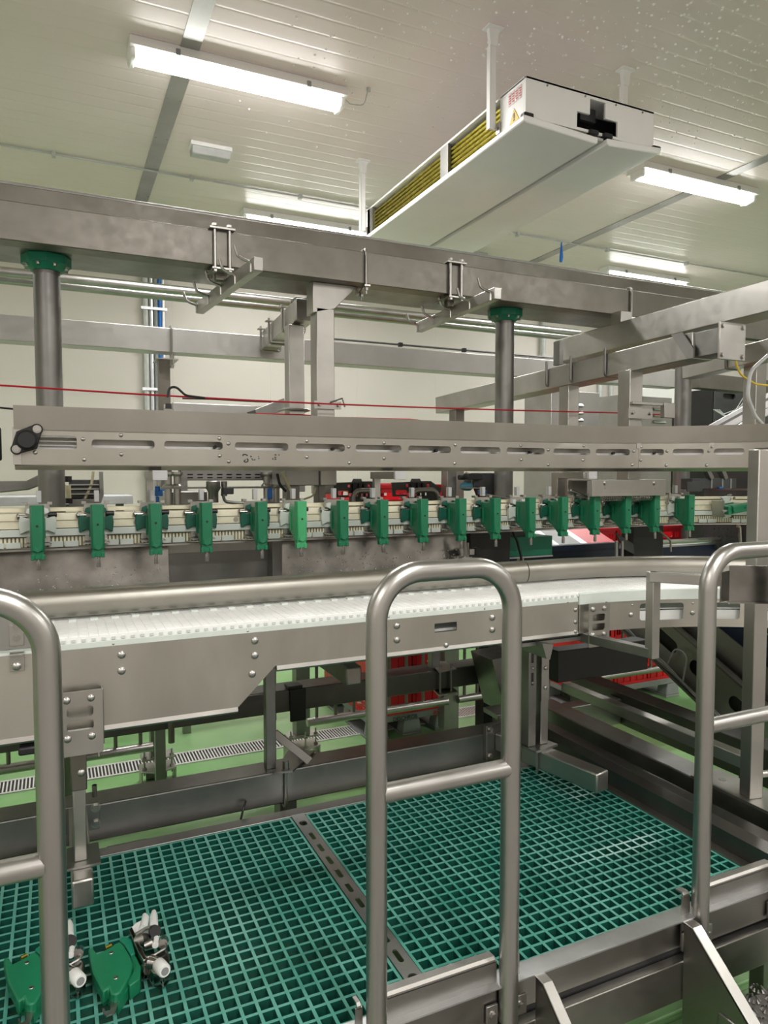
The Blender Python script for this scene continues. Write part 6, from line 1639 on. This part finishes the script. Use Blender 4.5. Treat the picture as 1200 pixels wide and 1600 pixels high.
t = thing('striped_sheet', (at(905, 840, 'Y', Y).x, Y, zt_), 'slanted sheet with blue, grey, white and red stripes on the navy casing', 'sheet')
zq0, zq1 = zt_ + .0, at(900, 825, 'Y', Y).z
def sq(x0, x1, mt):
    A0, A1 = at(x0, 850, 'Y', Y).x, at(x1, 850, 'Y', Y).x; dx_ = at(x0, 850, 'Y', Y).x - at(x0 - 14, 850, 'Y', Y).x
    b2 = MB(); b2._poly([(A0, Y, zq0), (A1, Y, zq0), (A1 - dx_, Y + .16, zq1), (A0 - dx_, Y + .16, zq1), (A0, Y + .01, zq0 - .004), (A1, Y + .01, zq0 - .004), (A1 - dx_, Y + .17, zq1 - .004), (A0 - dx_, Y + .17, zq1 - .004)], [(0, 1, 2, 3), (7, 6, 5, 4), (0, 4, 5, 1), (1, 5, 6, 2), (2, 6, 7, 3), (3, 7, 4, 0)])
    b2.build('stripe', mt, t)
for x0, x1, mt in ((860, 868, 'light_grey'), (868, 874, 'white'), (874, 892, 'mid_grey'), (892, 908, 'mid_grey'), (908, 918, 'white'), (918, 960, 'red')): sq(x0, x1, mt)
# black upright plates below the three carriers, pneumatic fittings
t = thing('black_bracket', (at(1010, 850, 'Y', 3.15).x, 3.15, 1.2), 'black bracket and flap below the carriers under the cover plate', 'bracket')
a = at(990, 835, 'Y', 3.15); c = at(1036, 872, 'Y', 3.15)
MB().box(a.x, c.x, 3.15, 3.25, c.z - .02, a.z + .05).build('plate', 'black', t, .004)
MB().prism([(at(962, 832, 'Y', 3.12).x, at(962, 832, 'Y', 3.12).z), (at(990, 850, 'Y', 3.12).x, at(990, 850, 'Y', 3.12).z), (at(991, 866, 'Y', 3.12).x, at(991, 866, 'Y', 3.12).z), (at(975, 858, 'Y', 3.12).x, at(975, 858, 'Y', 3.12).z)][::-1], 3.12, 3.13, 'Y').build('flap', 'dark_grey', t)
b_ = ML()
for px in (963, 972): b_.cyl(at(px, 845, 'Y', 3.12), at(px, 876, 'Y', 3.12), .009, 10)
b_.cbox(at(966, 873, 'Y', 3.12), (.09, .04, .025)); b_.build('fitting', 'steel', t, .002)
MB().box(at(955, 878, 'Y', 3.12).x, c.x, 3.1, 3.25, 1.02, c.z - .015).build('foot', 'black', t)
MB().tube(fillet([at(1029, 828, 'Y', 3.0), at(1048, 845, 'Y', 3.0), at(1048, 862, 'Y', 3.0)], .03), .006, 8).build('bent_rod', 'steel_dark', t)
# fitting block below the carrier left of the right column
t = thing('small_fitting', (at(730, 860, 'Y', 3.1).x, 3.1, 1.3), 'small steel fitting standing below the carrier left of the right column', 'fitting')
MB().cyl(at(726, 840, 'Y', 3.1), at(726, 874, 'Y', 3.1), .008, 10).cyl(at(731, 848, 'Y', 3.1), at(731, 874, 'Y', 3.1), .006, 10).cbox(at(727, 873, 'Y', 3.1), (.06, .04, .02)).cbox(at(738, 862, 'Y', 3.1), (.05, .03, .03)).build('rods', 'steel', t, .001)
MB().cbox(at(743, 861, 'Y', 3.1), (.03, .04, .04)).build('knob', 'black', t, .004)
MB().box(at(735, 870, 'Y', 3.2).x, at(797, 870, 'Y', 3.2).x, 3.2, 3.3, 1.0, at(0, 830, 'Y', 3.2).z).build('dark_back_plate', 'black', t, .003)
t = thing('steel_box', (at(704, 845, 'Y', 3.3).x, 3.3, 1.3), 'steel clamp box with a red side under the track beside the yellow tag', 'box')
a = at(694, 835, 'Y', 3.30); c = at(713, 857, 'Y', 3.30)
MB().box(a.x, c.x, 3.30, 3.42, c.z, a.z + .02).build('box', 'steel', t, .003)
MB().hexbolt(at(707, 842, 'Y', 3.30), (0, -1, 0), .011, .01).build('box_bolt', 'steel_bright', t)
MB().box(at(714, 850, 'Y', 3.36).x, at(719, 850, 'Y', 3.36).x, 3.36, 3.38, at(0, 850, 'Y', 3.36).z, at(0, 842, 'Y', 3.36).z).build('yellow_tag', 'yellow', t)
# dark sensor units around the bend
Y = 3.35
t = thing('sensor_unit', (at(1100, 770, 'Y', Y).x, Y, 1.45), 'dark perforated sensor block above the track at the bend', 'sensor')
P4 = lambda x, y, dy=0: at(x, y, 'Y', Y + dy)
MB().box(P4(1108, 775).x, P4(1114, 775).x, Y - .36, Y + .01, P4(0, 779).z, P4(0, 775).z).build('support_arm', 'steel_dark', t)
MB().box(P4(1082, 760).x, P4(1151, 760).x, Y, Y + .1, P4(0, 778).z, P4(1110, 747).z).build('block', 'dark_grey', t, .006)
for px in (1110, 1127, 1140): MB().box(P4(px, 760).x, P4(px + 2, 760).x, Y - .006, Y, P4(0, 778).z, P4(1110, 748).z).build('rib', 'mid_grey', t)
MB().prism([(P4(1062, 778).x, P4(0, 782).z), (P4(1085, 778).x, P4(0, 782).z), (P4(1090, 755).x, P4(0, 757).z), (P4(1062, 760).x, P4(0, 759).z)], Y - .06, Y - .05, 'Y').build('side_plate', 'dark_grey', t, .002)
for a_, b2 in ((1101, 1110), (1125, 1132)): MB().bar(P4(a_ - 4, 722), P4(b2, 748), .04, .03).build('hanger', 'steel_dark', t)
MB().box(P4(1118, 775).x, P4(1124, 775).x, Y - .03, Y - .01, P4(0, 780).z, P4(0, 772).z).build('blue_cap', 'blue', t, .002)
t = thing('sensor_unit', (at(1100, 830, 'Y', Y).x, Y, 1.3), 'dark perforated sensor block below the track at the bend', 'sensor')
MB().box(P4(1090, 830).x, P4(1154, 830).x, Y - .02, Y + .1, P4(0, 845).z, P4(0, 819).z).build('block', 'dark_grey', t, .004)
MB().box(P4(1122, 825).x, P4(1130, 825).x, Y - .42, Y - .02, P4(0, 823).z, P4(0, 819).z).build('support_arm', 'steel_dark', t)
MB().box(P4(1118, 825).x, P4(1136, 825).x, Y - .04, Y - .015, P4(0, 848).z, P4(0, 818).z).build('lug', 'black', t, .004)
b_ = MB()
for i in range(6):
    for j in range(2): b_.cyl(P4(1112 + i * 7, 826 + j * 12) + Vector((0, -.022, 0)), P4(1112 + i * 7, 826 + j * 12) + Vector((0, -.018, 0)), .006, 8)
b_.build('holes', 'black', t)
MB().tube(fillet([P4(1152, 822), P4(1156, 822), P4(1157, 848)], .02), .010, 8).build('pipe', 'steel', t)
